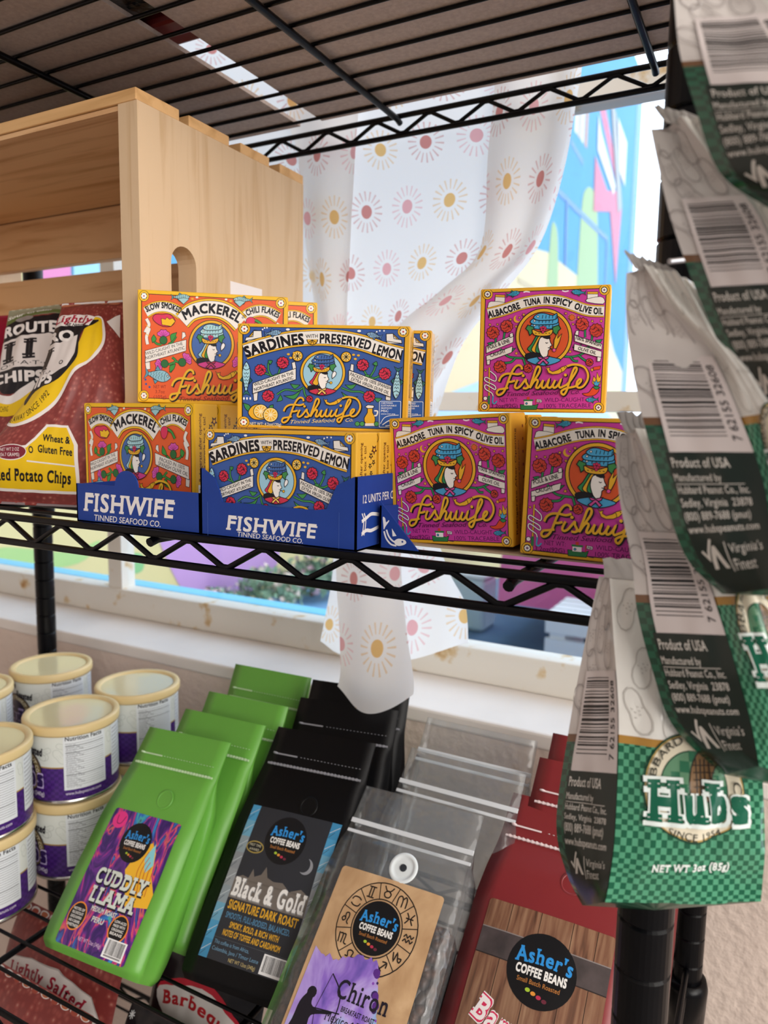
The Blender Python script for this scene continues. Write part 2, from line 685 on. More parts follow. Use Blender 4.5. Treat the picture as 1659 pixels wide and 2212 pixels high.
def fish(a, p0, p1, w, col, fin, lw=4, scales=True):
    """body from head p0 to tail p1"""
    dx, dy = p1[0] - p0[0], p1[1] - p0[1]
    L = math.hypot(dx, dy)
    ux, uy = dx / L, dy / L
    def q(s_, t):
        return (p0[0] + ux * L * s_ - uy * w * t, p0[1] + uy * L * s_ + ux * w * t)
    a.shape([q(.80, 0), q(1.0, .55), q(.94, 0), q(1.0, -.55)], fin, lw)
    a.shape([q(.4, .45), q(.55, .85), q(.62, .4)], fin, lw)
    a.shape([q(.45, -.45), q(.55, -.8), q(.65, -.4)], fin, lw)
    up = smooth([q(0, 0), q(.15, .38), q(.4, .5), q(.85, .12)], 5)
    dn = smooth([q(.85, -.12), q(.4, -.5), q(.15, -.38), q(0, 0)], 5)
    a.shape(up + dn[:-1], col, lw)
    a.curve([q(.2, .4), q(.25, 0), q(.2, -.4)], lw, K, 3)
    e = q(.12, .1)
    a.circ(e[0], e[1], w * .1 + 2, K, n=10)
    a.circ(e[0], e[1], w * .06, 'F4F2EE', n=8)
    if scales:
        for s_ in (.32, .42, .52, .62, .72):
            h = .34 * (1 - abs(s_ - .4))
            a.curve([q(s_, h), q(s_ + .05, h * .5), q(s_, 0), q(s_ + .05, -h * .5), q(s_, -h)], lw * .7, K, 3)

def medallion(a, cx, cy, r, bg, fishc, coat, scarf, hair, smoke, rim=GOLD, flame=False):
    k = r / 175.0
    def q(x, y):
        return (cx + (x - 780) * k, cy + (y - 500) * k)
    def Q(pts):
        return [q(*p) for p in pts]
    a.circ(cx, cy, r * 1.06, K, n=48)
    a.circ(cx, cy, r * 1.03, rim, n=48)
    a.circ(cx, cy, r * .93, K, n=48)
    a.circ(cx, cy, r * .90, bg, n=48)
    lw = 5 * k
    # dark shawl and coat inside the ring
    a.shape(Q([(655, 618), (690, 600), (750, 605), (770, 650), (680, 650)]), '17151C', 0, sm=3)
    a.shape(Q([(668, 648), (720, 632), (780, 622), (835, 632), (890, 648), (850, 672), (780, 686), (712, 674)]), coat, lw, sm=3)
    # hair
    for i, c in enumerate(hair):
        o = i * 18
        a.shape(Q([(732 + o, 490), (750 + o, 494), (742 + o, 540), (716 + o * 1.3, 602), (672 + o * 1.5, 580 + o * .4), (700 + o, 545)]), c, lw, sm=3)
    # face in profile, neck
    a.shape(Q([(752, 512), (775, 500), (812, 510), (822, 535), (832, 556), (820, 562), (820, 578), (808, 590), (806, 612), (790, 640), (764, 622), (750, 592), (742, 556)]), 'F2EDE8', lw, sm=3)
    a.shape(Q([(765, 492), (818, 490), (824, 512), (800, 516), (775, 508)]), '17151C', 0)
    a.curve(Q([(790, 536), (798, 542), (806, 537)]), lw * .9, K, 3)
    a.line(Q([(806, 570), (822, 574)]), lw, K)
    # basket of fish
    for i, (y, x0, x1) in enumerate(((430, 690, 872), (402, 690, 868), (374, 712, 862))):
        a.shape(Q([(x0, y), (x0 + 28, y - 22), (780, y - 26), (x1 - 25, y - 12), (x1, y - 26), (x1 - 4, y + 12), (780, y + 20), (x0 + 22, y + 18)]), fishc, lw, sm=3)
        a.circ(*q(x0 + 28, y - 4), 8 * k, K, n=10)
        a.circ(*q(x0 + 28, y - 4), 5 * k, 'F4F2EE', n=8)
        for j in range(5):
            a.line(Q([(x0 + 60 + j * 22, y - 14), (x0 + 56 + j * 22, y + 8)]), lw * .7, K)
    for sx in (-1, 1):
        b = 775 + sx * 90
        a.shape(Q([(b - sx * 30, 438), (b + sx * 10, 424), (b + sx * 24, 448), (b + sx * 8, 462), (b - sx * 2, 492), (b - sx * 26, 470)]), '3F8A4C', lw)
    a.shape(Q([(704, 452), (740, 466), (780, 470), (835, 452), (826, 486), (780, 496), (716, 488)]), GOLD, lw, sm=3)
    for j in range(5):
        a.line(Q([(722 + j * 22, 476), (732 + j * 22, 478)]), lw * .8, K)
    for (x, y) in ((762, 442), (776, 438), (788, 444), (766, 456), (782, 457), (774, 470)):
        a.circ(*q(x, y), 10 * k, K, n=10)
        a.circ(*q(x, y), 8 * k, 'C8305C', n=10)
    # neckerchief
    a.shape(Q([(738, 628), (775, 634), (815, 624), (806, 642), (778, 650), (748, 644)]), scarf, lw)
    a.shape(Q([(770, 640), (734, 672), (752, 680), (776, 656), (798, 680), (812, 668), (782, 640)]), scarf, lw)
    # pipe and smoke
    a.line(Q([(820, 574), (846, 586)]), lw, K)
    if flame:
        a.shape(Q([(842, 576), (846, 520), (872, 470), (868, 510), (896, 480), (880, 535), (860, 578)]), GOLD, lw)
        a.circ(*q(846, 586), 13 * k, K, n=12)
        a.circ(*q(846, 586), 10 * k, 'E0509A', n=12)
    else:
        a.circ(*q(848, 582), 12 * k, K, n=12)
        a.circ(*q(848, 582), 9 * k, GOLD, n=12)
        a.shape(Q([(858, 548), (856, 515), (872, 488), (890, 500), (884, 525), (868, 540)]), smoke, lw, sm=3)

SCRIPT = [
    [(285, 1170), (310, 1118), (360, 1085), (430, 1080), (500, 1088), (556, 1070)],
    [(548, 1035), (540, 1000), (505, 985), (466, 1010), (430, 1070), (398, 1150), (366, 1240), (330, 1300), (285, 1322), (262, 1298), (282, 1262), (335, 1252), (392, 1240)],
    [(380, 1175), (430, 1172), (470, 1158)],
    [(500, 1150), (478, 1195), (470, 1232), (492, 1246), (530, 1222), (575, 1165), (592, 1148), (596, 1180), (618, 1222), (598, 1248), (560, 1244)],
    [(598, 1248), (650, 1215), (700, 1140), (748, 1060), (752, 1015), (730, 1002), (708, 1030), (682, 1110), (652, 1200), (640, 1246)],
    [(646, 1232), (682, 1172), (712, 1150), (730, 1166), (716, 1210), (712, 1240), (738, 1240), (772, 1190), (792, 1154)],
    [(792, 1154), (776, 1205), (780, 1240), (806, 1240), (838, 1195), (856, 1154), (840, 1210), (848, 1240), (880, 1236), (912, 1190), (928, 1154)],
    [(928, 1154), (905, 1210), (912, 1242), (942, 1232), (975, 1190), (992, 1154), (972, 1210), (985, 1242), (1020, 1228)],
    [(1020, 1228), (1070, 1200), (1130, 1120), (1170, 1050), (1172, 1018), (1150, 1018), (1124, 1070), (1092, 1170), (1062, 1270), (1030, 1320), (1004, 1310), (1002, 1280), (1050, 1252), (1110, 1240)],
    [(1110, 1240), (1170, 1222), (1215, 1180), (1226, 1152), (1204, 1148), (1180, 1178), (1174, 1220), (1200, 1244), (1250, 1226), (1296, 1160), (1304, 1090), (1270, 1020), (1210, 988), (1130, 980), (1060, 1000)],
]

def script(a, X, Y, k, gold=GOLD, sh=K, w=24, sub='3A1530'):
    def q(p):
        return (X + (p[0] - 255) * k, Y + (p[1] - 975) * k)
    for pts in SCRIPT:
        a.curve([(q(p)[0] + 9 * k, q(p)[1] + 10 * k) for p in pts], w * k * 1.45, sh, 6)
    for pts in SCRIPT:
        a.curve([q(p) for p in pts], w * k, gold, 6)
    for d in ((562, 1104), (1045, 1098)):
        x, y = q(d)
        a.circ(x + 7 * k, y + 7 * k, 22 * k, sh, n=14)
        a.circ(x, y, 17 * k, gold, n=14)
    # the little golden fish on the swirl
    P = [q(p) for p in ((812, 995), (838, 1020), (868, 1008), (862, 1040), (900, 1060), (960, 1040), (1000, 1010), (1050, 992), (1066, 1012), (1030, 1055), (970, 1085), (900, 1092), (850, 1074), (838, 1045))]
    a.shape(P, gold, 6 * k, sh, 0)
    a.curve([q(p) for p in ((985, 1018), (1000, 1040), (1002, 1066))], 5 * k, sh, 4)
    a.circ(*q((1038, 1012)), 6 * k, sh, n=8)
    a.text('Tinned Seafood', [q((378, 1338)), q((975, 1318))], 52 * k, sub, 0.0, 0.35)
    a.text('Co.', [q((1110, 1318)), q((1212, 1312))], 52 * k, sub, 0.0, 0.35)

def ribbon(a, c, w, edge=GOLD):
    a.curve(c, w * 1.36, K, 8)
    a.curve(c, w * 1.30, edge, 8)
    a.curve(c, w * 1.06, K, 8)
    a.curve(c, w, CREAM, 8)

def frame(a, q, bg, fl, inset, cr, petals, rim=GOLD, cpos=(.04, .04)):
    (x0, y0), (x1, y1), (x2, y2), (x3, y3) = q
    def L(u, v):
        return ((x0 * (1 - u) + x1 * u) * (1 - v) + (x3 * (1 - u) + x2 * u) * v, (y0 * (1 - u) + y1 * u) * (1 - v) + (y3 * (1 - u) + y2 * u) * v)
    fu, fv = inset
    a.poly([L(-.0, -.0), L(1, 0), L(1, 1), L(0, 1)], rim)
    a.poly([L(fu, fv), L(1 - fu, fv), L(1 - fu, 1 - fv), L(fu, 1 - fv)], K)
    e = .006
    a.poly([L(fu + e, fv + e), L(1 - fu - e, fv + e), L(1 - fu - e, 1 - fv - e), L(fu + e, 1 - fv - e)], bg)
    for (u, v) in ((0, 0), (1, 0), (1, 1), (0, 1)):
        cu = cpos[0] if u == 0 else 1 - cpos[0]
        cv = cpos[1] if v == 0 else 1 - cpos[1]
        x, y = L(cu, cv)
        a.circ(x, y, cr * 1.62, K, n=20)
        a.circ(x, y, cr * 1.50, rim, n=20)
        daisy(a, x, y, cr, petals, fl)

def art_sardine():
    q = ((85, 95), (1490, 118), (1470, 1005), (78, 945))
    a = Art(quad=q)
    B = '3A5AA0'
    frame(a, q, B, 'C63A48', (.024, .022), 30, 6, GOLD, (.036, .045))
    # banner
    for pts in ([(215, 145), (270, 152), (270, 215), (140, 240)], [(1300, 175), (1352, 172), (1425, 240), (1300, 240)]):
        a.shape(pts, GOLD, 5)
        a.shape([(p[0] + 4, p[1] + 16) for p in pts], CREAM, 4)
    a.shape([(140, 235), (280, 205), (275, 150), (210, 150), (205, 200), (150, 205)], CREAM, 5)
    a.shape([(1430, 255), (1300, 235), (1298, 175), (1355, 172), (1362, 215), (1425, 225)], CREAM, 5)
    ribbon(a, [(140, 322), (300, 270), (480, 226), (640, 208), (800, 206), (960, 220), (1120, 256), (1280, 312), (1430, 352)], 104)
    a.text('SARDINES', [(152, 368), (300, 322), (460, 278), (625, 258)], 88, K, .052)
    a.text('WITH', [(636, 212), (735, 208)], 32, K, .01)
    a.circ(690, 222, 48, K, a0=0, a1=180, n=14)
    a.circ(690, 224, 40, GOLD, a0=0, a1=180, n=14)
    for t in (35, 70, 110, 145):
        a.line([(690, 226), (690 + 36 * math.cos(R(t)), 226 + 36 * math.sin(R(t)))], 5, K)
    a.text('PRESERVED', [(750, 250), (880, 254), (1020, 274), (1165, 310)], 78, K, .042)
    a.text('LEMON', [(1180, 332), (1310, 368), (1425, 392)], 82, K, .045)
    fish(a, (440, 160), (300, 180), 44, '8FB6D8', '5F86B8', 4)
    fish(a, (1135, 175), (1265, 205), 44, '8FB6D8', '5F86B8', 4)
    for (x, y) in ((285, 140), (300, 128), (320, 126), (1220, 158), (1245, 150), (1280, 150)):
        a.circ(x, y, 7, 'F2F0F0', n=8)
    a.circ(490, 140, 16, 'F2F0F0', ry=9)
    a.circ(1075, 152, 16, 'F2F0F0', ry=9)
    # flowers and leaves
    G = '3E8F4E'
    for pts in ([(300, 500), (350, 520), (400, 540), (420, 480), (440, 440)], [(330, 415), (330, 470), (350, 520)], [(1110, 470), (1150, 530), (1200, 545), (1260, 520)], [(1215, 430), (1200, 480), (1170, 530)],
                [(620, 620), (560, 650), (470, 640), (400, 680)], [(620, 625), (630, 680), (655, 715)], [(930, 625), (1010, 655), (1090, 660), (1150, 690)]):
        stem(a, pts, 11, G)
    for p0, p1 in (((350, 430), (330, 395)), ((370, 520), (420, 505)), ((1230, 440), (1190, 425)), ((1170, 520), (1130, 560)), ((510, 590), (590, 600)), ((455, 690), (600, 640)), ((400, 740), (430, 680)), ((960, 600), (1060, 590)), ((930, 660), (1070, 700)), ((1200, 710), (1270, 715))):
        leaf(a, p0, p1, 18, G, 4)
    RD = 'CF2F4C'
    for (x, y, r) in ((265, 475, 50), (450, 415, 52), (1108, 435, 52), (1290, 508, 54), (328, 692, 52), (668, 718, 30), (1162, 700, 52)):
        carnation(a, x, y, r, RD)
    medallion(a, 778, 500, 178, '9CC9DE', '4469A8', 'C8344F', 'F2C765', ('CF3350', GOLD), 'F2F0F0')
    a.shape([(520, 415), (548, 405), (558, 460), (530, 475)], CREAM, 5)
    a.shape([(205, 665), (245, 655), (240, 730), (212, 735)], CREAM, 5)
    a.shape([(205, 585), (558, 462), (558, 555), (205, 672)], CREAM, 5)
    a.text('WILD·CAUGHT IN THE', [(218, 612), (540, 512)], 27, K, .012)
    a.text('NORTHEAST ATLANTIC', [(222, 652), (538, 552)], 27, K, .012)
    a.shape([(1008, 425), (1032, 430), (1030, 490), (1000, 478)], CREAM, 5)
    a.shape([(1300, 690), (1342, 705), (1340, 735), (1298, 730)], CREAM, 5)
    a.shape([(992, 478), (1346, 612), (1342, 706), (992, 566)], CREAM, 5)
    a.text('PACKED IN 100% SPANISH', [(1000, 522), (1336, 645)], 29, K, .012)
    a.text('EXTRA VIRGIN OLIVE OIL', [(1008, 562), (1322, 684)], 29, K, .012)
    for (x, y) in ((570, 360), (970, 368)):
        a.circ(x, y, 46, K, n=20)
        a.circ(x, y, 40, GOLD, n=20)
        a.circ(x, y, 30, 'F2D27A', n=16)
        for t in range(0, 180, 45):
            a.line([(x - 30 * math.cos(R(t)), y - 30 * math.sin(R(t))), (x + 30 * math.cos(R(t)), y + 30 * math.sin(R(t)))], 5, K)
    for (x, y) in ((495, 345), (515, 375), (545, 335), (1030, 350), (1045, 385), (1070, 355)):
        a.circ(x, y, 13, GOLD, ry=9, n=10)
    fish(a, (155, 405), (150, 690), 62, 'A9D8E6', '2F6E6A', 5)
    fish(a, (1385, 722), (1400, 450), 62, 'A9D8E6', '2F6E6A', 5)
    for x in (130, 155, 182):
        a.circ(x, 712, 7, 'F2F0F0', ry=12, n=8)
    # lemons
    leaf(a, (180, 830), (125, 750), 22, G, 5, .1)
    leaf(a, (330, 800), (370, 765), 18, G, 5, .1)
    a.shape([(165, 830), (200, 775), (260, 760), (320, 790), (320, 870), (260, 892), (200, 880)], GOLD, 6, sm=4)
    for (x, y, r) in ((268, 820, 56), (350, 850, 58)):
        a.circ(x, y, r + 5, K, n=24)
        a.circ(x, y, r, 'F3D98A', n=24)
        a.circ(x, y, r - 10, 'EDB93C', n=24)
        for t in range(0, 180, 36):
            a.line([(x - r * .8 * math.cos(R(t)), y - r * .8 * math.sin(R(t))), (x + r * .8 * math.cos(R(t)), y + r * .8 * math.sin(R(t)))], 6, 'F7EBC0')
    script(a, 438, 700, .62, sub='F0D48A')
    a.text('NET WT: 4.2oz(120g)', [(178, 934), (435, 946)], 26, 'F0E6C8', .012)
    # oil jug
    a.shape([(1150, 782), (1190, 782), (1192, 835), (1212, 875), (1205, 930), (1135, 930), (1122, 880), (1148, 835)], GOLD, 6, sm=2)
    a.shape([(1128, 788), (1150, 770), (1200, 775), (1205, 790), (1190, 800), (1150, 800)], CREAM, 5)
    a.curve([(1205, 820), (1232, 825), (1225, 858), (1205, 862)], 12, CREAM)
    a.rect(1130, 926, 1212, 948, CREAM)
    for (x, y) in ((1065, 930), (1105, 930), (1225, 932)):
        a.circ(x, y, 22, K, n=14)
        a.circ(x, y, 18, '4A9A55', n=14)
    # certification box
    a.rrect(1246, 738, 1428, 962, 10, 'D8E2F2')
    a.rrect(1251, 743, 1423, 957, 8, '2D5AA8')
    for i, (t, h) in enumerate((('CERTIFIED', 16), ('SUSTAINABLE', 16), ('SEAFOOD', 16), ('MSC', 24), ('www.msc.org', 15))):
        a.text(t, [(1262, 762 + i * 21 + (6 if i > 2 else 0)), (1262 + (98, 128, 92, 62, 118)[i], 763 + i * 21 + (6 if i > 2 else 0))], h * .85, 'F2F4F8', .01)
    a.curve([(1258, 930), (1290, 880), (1340, 862), (1410, 858)], 5, 'F2F4F8')
    a.curve([(1275, 940), (1330, 905), (1390, 905), (1350, 940), (1300, 950)], 8, 'F2F4F8')
    return a

def star(a, x, y, r, col='E9A83C'):
    a.shape([(x + (r if k % 2 else r * .45) * math.sin(R(36 * k)), y - (r if k % 2 else r * .45) * math.cos(R(36 * k))) for k in range(10)], col, 3)

def art_tuna():
    q = ((85, 135), (1555, 75), (1490, 1525), (55, 1500))
    a = Art(quad=q)
    PK = 'C63B9C'
    frame(a, q, PK, '8A5A8C', (.027, .020), 38, 8, GOLD, (.046, .036))
    for pts in ([(240, 185), (350, 190), (345, 320), (230, 300)], [(1290, 150), (1415, 150), (1410, 215), (1290, 205)]):
        a.shape(pts, GOLD, 5)
        a.shape([(p[0], p[1] + 26) for p in pts], CREAM, 5)
    a.shape([(160, 300), (190, 262), (350, 275), (345, 330), (170, 345)], CREAM, 5, sm=2)
    a.shape([(1290, 232), (1440, 205), (1488, 240), (1470, 290), (1290, 268)], CREAM, 5, sm=2)
    ribbon(a, [(160, 405), (330, 360), (500, 300), (660, 262), (820, 246), (980, 262), (1140, 312), (1300, 362), (1485, 372)], 104)
    a.text('ALBACORE', [(165, 448), (290, 418), (410, 380), (528, 338)], 74, K, .050)
    a.text('TUNA', [(572, 318), (660, 300), (760, 286)], 74, K, .050)
    a.text('IN', [(790, 280), (860, 282)], 74, K, .050)
    a.text('SPICY', [(888, 284), (1000, 300), (1105, 328)], 74, K, .050)
    a.text('OLIVE', [(1136, 340), (1235, 378), (1335, 400)], 74, K, .050)
    a.text('OIL', [(1362, 404), (1470, 406)], 74, K, .050)
    fish(a, (520, 160), (362, 195), 54, '3FA9CF', '2F7F6A', 4)
    fish(a, (1108, 150), (1278, 165), 54, '3FA9CF', '2F7F6A', 4)
    a.curve([(560, 158), (590, 150), (632, 156)], 14, 'F2EAF0')
    a.curve([(1000, 138), (1035, 148), (1075, 140)], 14, 'F2EAF0')
    # sky signs
    a.circ(490, 462, 42, GOLD, n=20)
    a.circ(510, 450, 38, PK, n=20)
    for (x, y, r) in ((415, 468, 20), (516, 448, 18), (566, 412, 22), (180, 525, 20), (266, 522, 18), (478, 546, 22), (482, 850, 24), (1046, 398, 20), (1192, 442, 22), (1128, 520, 20), (1350, 486, 20), (1452, 484, 22), (1096, 832, 24), (134, 1040, 20)):
        star(a, x, y, r)
    for k in range(12):
        a.line([(1116 + 30 * math.cos(R(30 * k)), 444 + 30 * math.sin(R(30 * k))), (1116 + 46 * math.cos(R(30 * k)), 444 + 46 * math.sin(R(30 * k)))], 9, GOLD)
    a.circ(1116, 444, 34, K)
    a.circ(1116, 444, 30, 'D9622C')
    G = '2F8A52'
    for pts in ([(250, 680), (240, 740)], [(350, 590), (335, 700)], [(1265, 580), (1268, 670)], [(1350, 640), (1345, 700)], [(300, 800), (380, 880), (470, 900), (580, 905)], [(470, 905), (420, 950), (330, 960)], [(560, 905), (590, 990), (620, 1010)],
                [(1010, 885), (1130, 890), (1250, 850), (1320, 780)], [(1190, 870), (1250, 920), (1310, 955)], [(1100, 890), (1140, 935), (1190, 940)]):
        stem(a, pts, 18, G, 5)
    for p0, p1 in (((150, 735), (220, 720)), ((360, 790), (475, 790)), ((1380, 700), (1470, 690)), ((1120, 780), (1230, 745)), ((1200, 770), (1320, 770))):
        leaf(a, p0, p1, 22, G, 5)
    RD = 'CE4232'
    for (x, y, r) in ((215, 615, 76), (372, 545, 74), (1236, 520, 78), (1396, 590, 82), (298, 1002, 74), (616, 1020, 54), (1320, 955, 46)):
        carnation(a, x, y, r, RD, 6)
    medallion(a, 798, 664, 308, 'D4552A', '4AA6D6', '4AA0D0', 'D0509A', ('2F8A52', GOLD, '2F8A52'), 'F2F0F0', flame=True)
    for pts, cap in (([(140, 770), (452, 640), (445, 725), (140, 850)], 0), ([(140, 880), (440, 770), (430, 840), (145, 945)], 0), ([(1145, 645), (1465, 745), (1462, 812), (1150, 715)], 0), ([(1145, 745), (1460, 830), (1455, 905), (1140, 815)], 0),
                     ([(405, 630), (440, 615), (448, 660), (410, 672)], 0), ([(1165, 595), (1195, 590), (1192, 650), (1150, 640)], 0), ([(145, 930), (185, 920), (182, 975), (150, 980)], 0), ([(1410, 890), (1455, 900), (1445, 945), (1408, 945)], 0)):
        a.shape(pts, CREAM, 6)
    a.text('POLE & LINE', [(165, 808), (412, 722)], 46, K, .012)
    a.text('CAUGHT', [(192, 892), (365, 842)], 42, K, .012)
    a.text('100% SPANISH', [(1160, 690), (1445, 778)], 42, K, .012)
    a.text('OLIVE OIL', [(1185, 810), (1392, 868)], 40, K, .012)
    # rod, line, hook
    a.line([(176, 1010), (172, 1420)], 22, K)
    a.line([(176, 1010), (172, 1420)], 14, GOLD)
    a.line([(172, 1330), (172, 1425)], 26, '2F7A48')
    a.curve([(185, 1050), (250, 1110), (240, 1165), (140, 1120), (130, 1160), (235, 1215), (240, 1260), (140, 1205), (130, 1250), (205, 1300), (220, 1340)], 18, K)
    a.curve([(185, 1050), (250, 1110), (240, 1165), (140, 1120), (130, 1160), (235, 1215), (240, 1260), (140, 1205), (130, 1250), (205, 1300), (220, 1340)], 11, 'F2EAF0')
    a.curve([(222, 1335), (215, 1400), (235, 1420), (265, 1390)], 14, '3FA9CF')
    a.circ(132, 1360, 26, K)
    a.circ(132, 1360, 20, 'F2EAF0')
    # chilli, flame, comet
    a.shape([(1350, 1190), (1370, 1110), (1400, 1150), (1408, 1065), (1435, 1130), (1455, 1090), (1448, 1200), (1400, 1240)], GOLD, 5)
    a.shape([(1240, 1310), (1310, 1300), (1360, 1240), (1420, 1235), (1430, 1280), (1380, 1330), (1290, 1340)], 'DC4A26', 6, sm=4)
    a.shape([(1365, 1165), (1385, 1185), (1400, 1150), (1415, 1185), (1445, 1170), (1420, 1225), (1380, 1220)], '4AA6D6', 5)
    leaf(a, (1360, 1235), (1445, 1240), 20, G, 5, .1)
    star(a, 1352, 1040, 28)
    a.shape([(1362, 1010), (1450, 995), (1440, 1035), (1370, 1045)], 'DC4A26', 4)
    script(a, 255, 975, 1.0, sub='4A1040')
    P = '5E1A5A'
    a.text('NET WT:', [(292, 1404), (505, 1401)], 48, P, .0)
    a.text('3.2oz(92G)', [(198, 1468), (500, 1468)], 48, P, .0)
    a.text('WILD-CAUGHT', [(805, 1404), (1265, 1400)], 48, P, .0)
    a.text('100% TRACEABLE', [(800, 1472), (1340, 1468)], 48, P, .0)
    fish(a, (1278, 1385), (1430, 1378), 50, '4AA6D6', '2F7F6A', 4)
    # boat
    a.shape([(527, 1430), (700, 1440), (735, 1425), (715, 1490), (535, 1490)], '2F7A48', 5)
    a.rect(575, 1390, 665, 1442, 'F2EAF0')
    a.rect(565, 1374, 678, 1394, '2F7A48')
    a.circ(600, 1420, 14, K)
    a.circ(600, 1420, 8, '4AA6D6')
    a.rect(605, 1345, 635, 1376, 'CE4232')
    a.line([(708, 1368), (704, 1440)], 8, 'CE4232')
    a.shape([(715, 1372), (775, 1378), (772, 1412), (714, 1406)], 'F2EAF0', 4)
    a.text('FW', [(724, 1404), (765, 1407)], 24, K, .02)
    a.line([(735, 1484), (790, 1488)], 6, P)
    return a

def thistle(a, x, y, dx, dy, r):
    """flower head pointing along (dx,dy)"""
    nx, ny = -dy, dx
    pts = []
    for k in range(9):
        t = R(-75 + 150 * k / 8)
        rr = r * (1.05 if k % 2 else .9)
        pts.append((x + (dx * math.cos(t) + nx * math.sin(t)) * rr, y + (dy * math.cos(t) + ny * math.sin(t)) * rr))
    pts.append((x - dx * r * .1, y - dy * r * .1))
    a.shape(pts, 'DB58B4', 6)
    for k in range(5):
        t = R(-50 + 25 * k)
        a.line([(x, y), (x + (dx * math.cos(t) + nx * math.sin(t)) * r * .75, y + (dy * math.cos(t) + ny * math.sin(t)) * r * .75)], 5, '8E2A70')
    a.circ(x - dx * r * .45, y - dy * r * .45, r * .58, K, n=18)
    a.circ(x - dx * r * .45, y - dy * r * .45, r * .52, '2C6B38', n=18)

def art_mackerel():
    q = ((110, 75), (2201, 191), (2170, 1601), (95, 1560))
    a = Art(quad=q)
    OR = 'E4602F'
    YL = 'EDBB24'
    frame(a, q, OR, 'B04A86', (.020, .028), 46, 6, YL, (.040, .052))
    C = 1150
    def mir(p):
        return (2 * C + 8 - p[0], p[1] + 44 * (p[0] - C) / -1000.0 * 1.0 + 20)
    # three-part banner
    ribbon(a, [(215, 375), (330, 318), (470, 300), (610, 330), (725, 400)], 120, YL)
    ribbon(a, [(1590, 450), (1700, 382), (1830, 355), (1960, 380), (2080, 450)], 120, YL)
    ribbon(a, [(735, 490), (850, 385), (1000, 335), (1150, 325), (1300, 348), (1440, 420), (1560, 530)], 190, YL)
    a.text('SLOW SMOKED', [(232, 372), (340, 332), (470, 318), (600, 345), (712, 392)], 78, K, .042)
    a.text('MACKEREL', [(782, 478), (900, 418), (1040, 388), (1180, 388), (1320, 415), (1430, 460), (1530, 520)], 126, K, .048)
    a.text('WITH', [(1592, 470), (1640, 425)], 36, K, .02)
    a.text('CHILI FLAKES', [(1650, 425), (1750, 388), (1860, 378), (1970, 405), (2075, 455)], 78, K, .042)
    for pts in ([(225, 460), (262, 540), (215, 620), (262, 600), (225, 700), (240, 800)],):
        a.curve(pts, 50, K)
        a.curve(pts, 42, CREAM)
        m = [mir(p) for p in pts]
        a.curve(m, 50, K)
        a.curve(m, 42, CREAM)
    a.line([(215, 540), (270, 580)], 8, YL)
    a.line([(215, 660), (265, 690)], 8, YL)
    for s_ in (0, 1):
        f = (lambda p: p) if not s_ else mir
        fish(a, f((850, 175)), f((580, 175)), 70, '9CC9CF', '5E9A9A', 5)
        a.shape([f((680, 200)), f((760, 270)), f((840, 200)), f((760, 185))], '9CC9CF', 5)
        for (x, y) in ((885, 200), (950, 180)):
            a.circ(*f((x, y)), 20, CREAM if x > 900 else GOLD, ry=13, n=10)
        # thistles and leaves
        G = '3E9440'
        for pts in ([(470, 800), (480, 740)], [(440, 800), (370, 790), (320, 740)], [(540, 800), (600, 760), (650, 690)], [(590, 970), (640, 1020), (560, 1060), (500, 1060)], [(640, 1020), (690, 1040)], [(620, 1050), (600, 1110), (560, 1170)]):
            stem(a, [f(p) for p in pts], 22, G, 6)
        leaf(a, f((310, 780)), f((330, 670)), 36, G, 6, .1)
        leaf(a, f((580, 770)), f((660, 640)), 36, G, 6, -.15)
        leaf(a, f((640, 1060)), f((555, 1170)), 34, G, 6, .1)
        sx = -1 if s_ else 1
        x, y = f((468, 700))
        thistle(a, x, y, 0, -1, 100)
        x, y = f((440, 1065))
        thistle(a, x, y, -sx * .97, .2, 98)
        x, y = f((770, 1010))
        thistle(a, x, y, sx * .8, -.6, 100)
        for pts in ([(735, 635), (775, 640), (790, 690), (730, 735)], [(200, 1040), (270, 1030), (275, 1130), (215, 1140)]):
            a.shape([f(p) for p in pts], CREAM, 6)
        a.shape([f(p) for p in ((205, 885), (795, 735), (790, 885), (205, 1045))], CREAM, 6)
    a.text('WILD·CAUGHT IN THE', [(215, 945), (745, 806)], 44, K, .0)
    a.text('NORTHEAST ATLANTIC', [(218, 1005), (775, 862)], 44, K, .0)
    a.text('PACKED IN 100%', [(1590, 872), (2030, 985)], 50, K, .0)
    a.text('SPANISH OLIVE OIL', [(1565, 925), (2080, 1065)], 50, K, .0)
    # ember and chilli
    a.shape([(315, 450), (360, 400), (450, 405), (540, 395), (600, 430), (640, 490), (580, 560), (460, 560), (360, 510)], 'D8345C', 6, sm=2)
    a.shape([(450, 540), (440, 455), (500, 470), (520, 440), (560, 470), (600, 450), (640, 495), (580, 560)], YL, 5)
    m = [(1640, 470), (1700, 440), (1760, 470), (1740, 560), (1690, 600), (1640, 560)]
    a.shape(m, 'D8345C', 6, sm=3)
    a.curve([(1760, 480), (1830, 520), (1880, 600)], 40, K)
    a.curve([(1760, 480), (1830, 520), (1880, 600)], 28, '3E9440')
    medallion(a, C, 800, 305, '4668AA', 'A8D4DC', 'CF3F8E', 'B8305C', ('A8D4DC', GOLD, '3E9440'), 'F2F0F0')
    fish(a, (570, 1245), (190, 1180), 150, '8FC0D0', '5E9AB0', 6)
    for (x, y) in ((205, 1270), (212, 1330), (262, 1370)):
        a.circ(x, y, 16, '3A5A9A', n=10)
    D = '8A2418'
    a.text('NET WT', [(320, 1385), (500, 1385)], 46, D, .0)
    a.text('3.7oz', [(345, 1450), (480, 1450)], 46, D, .0)
    a.text('(105g)', [(320, 1520), (500, 1520)], 46, D, .0)
    script(a, 548, 1125, 1.18, gold='E9B92C', sub=D)
    return a

ART_S, ART_T, ART_M = art_sardine(), art_tuna(), art_mackerel()

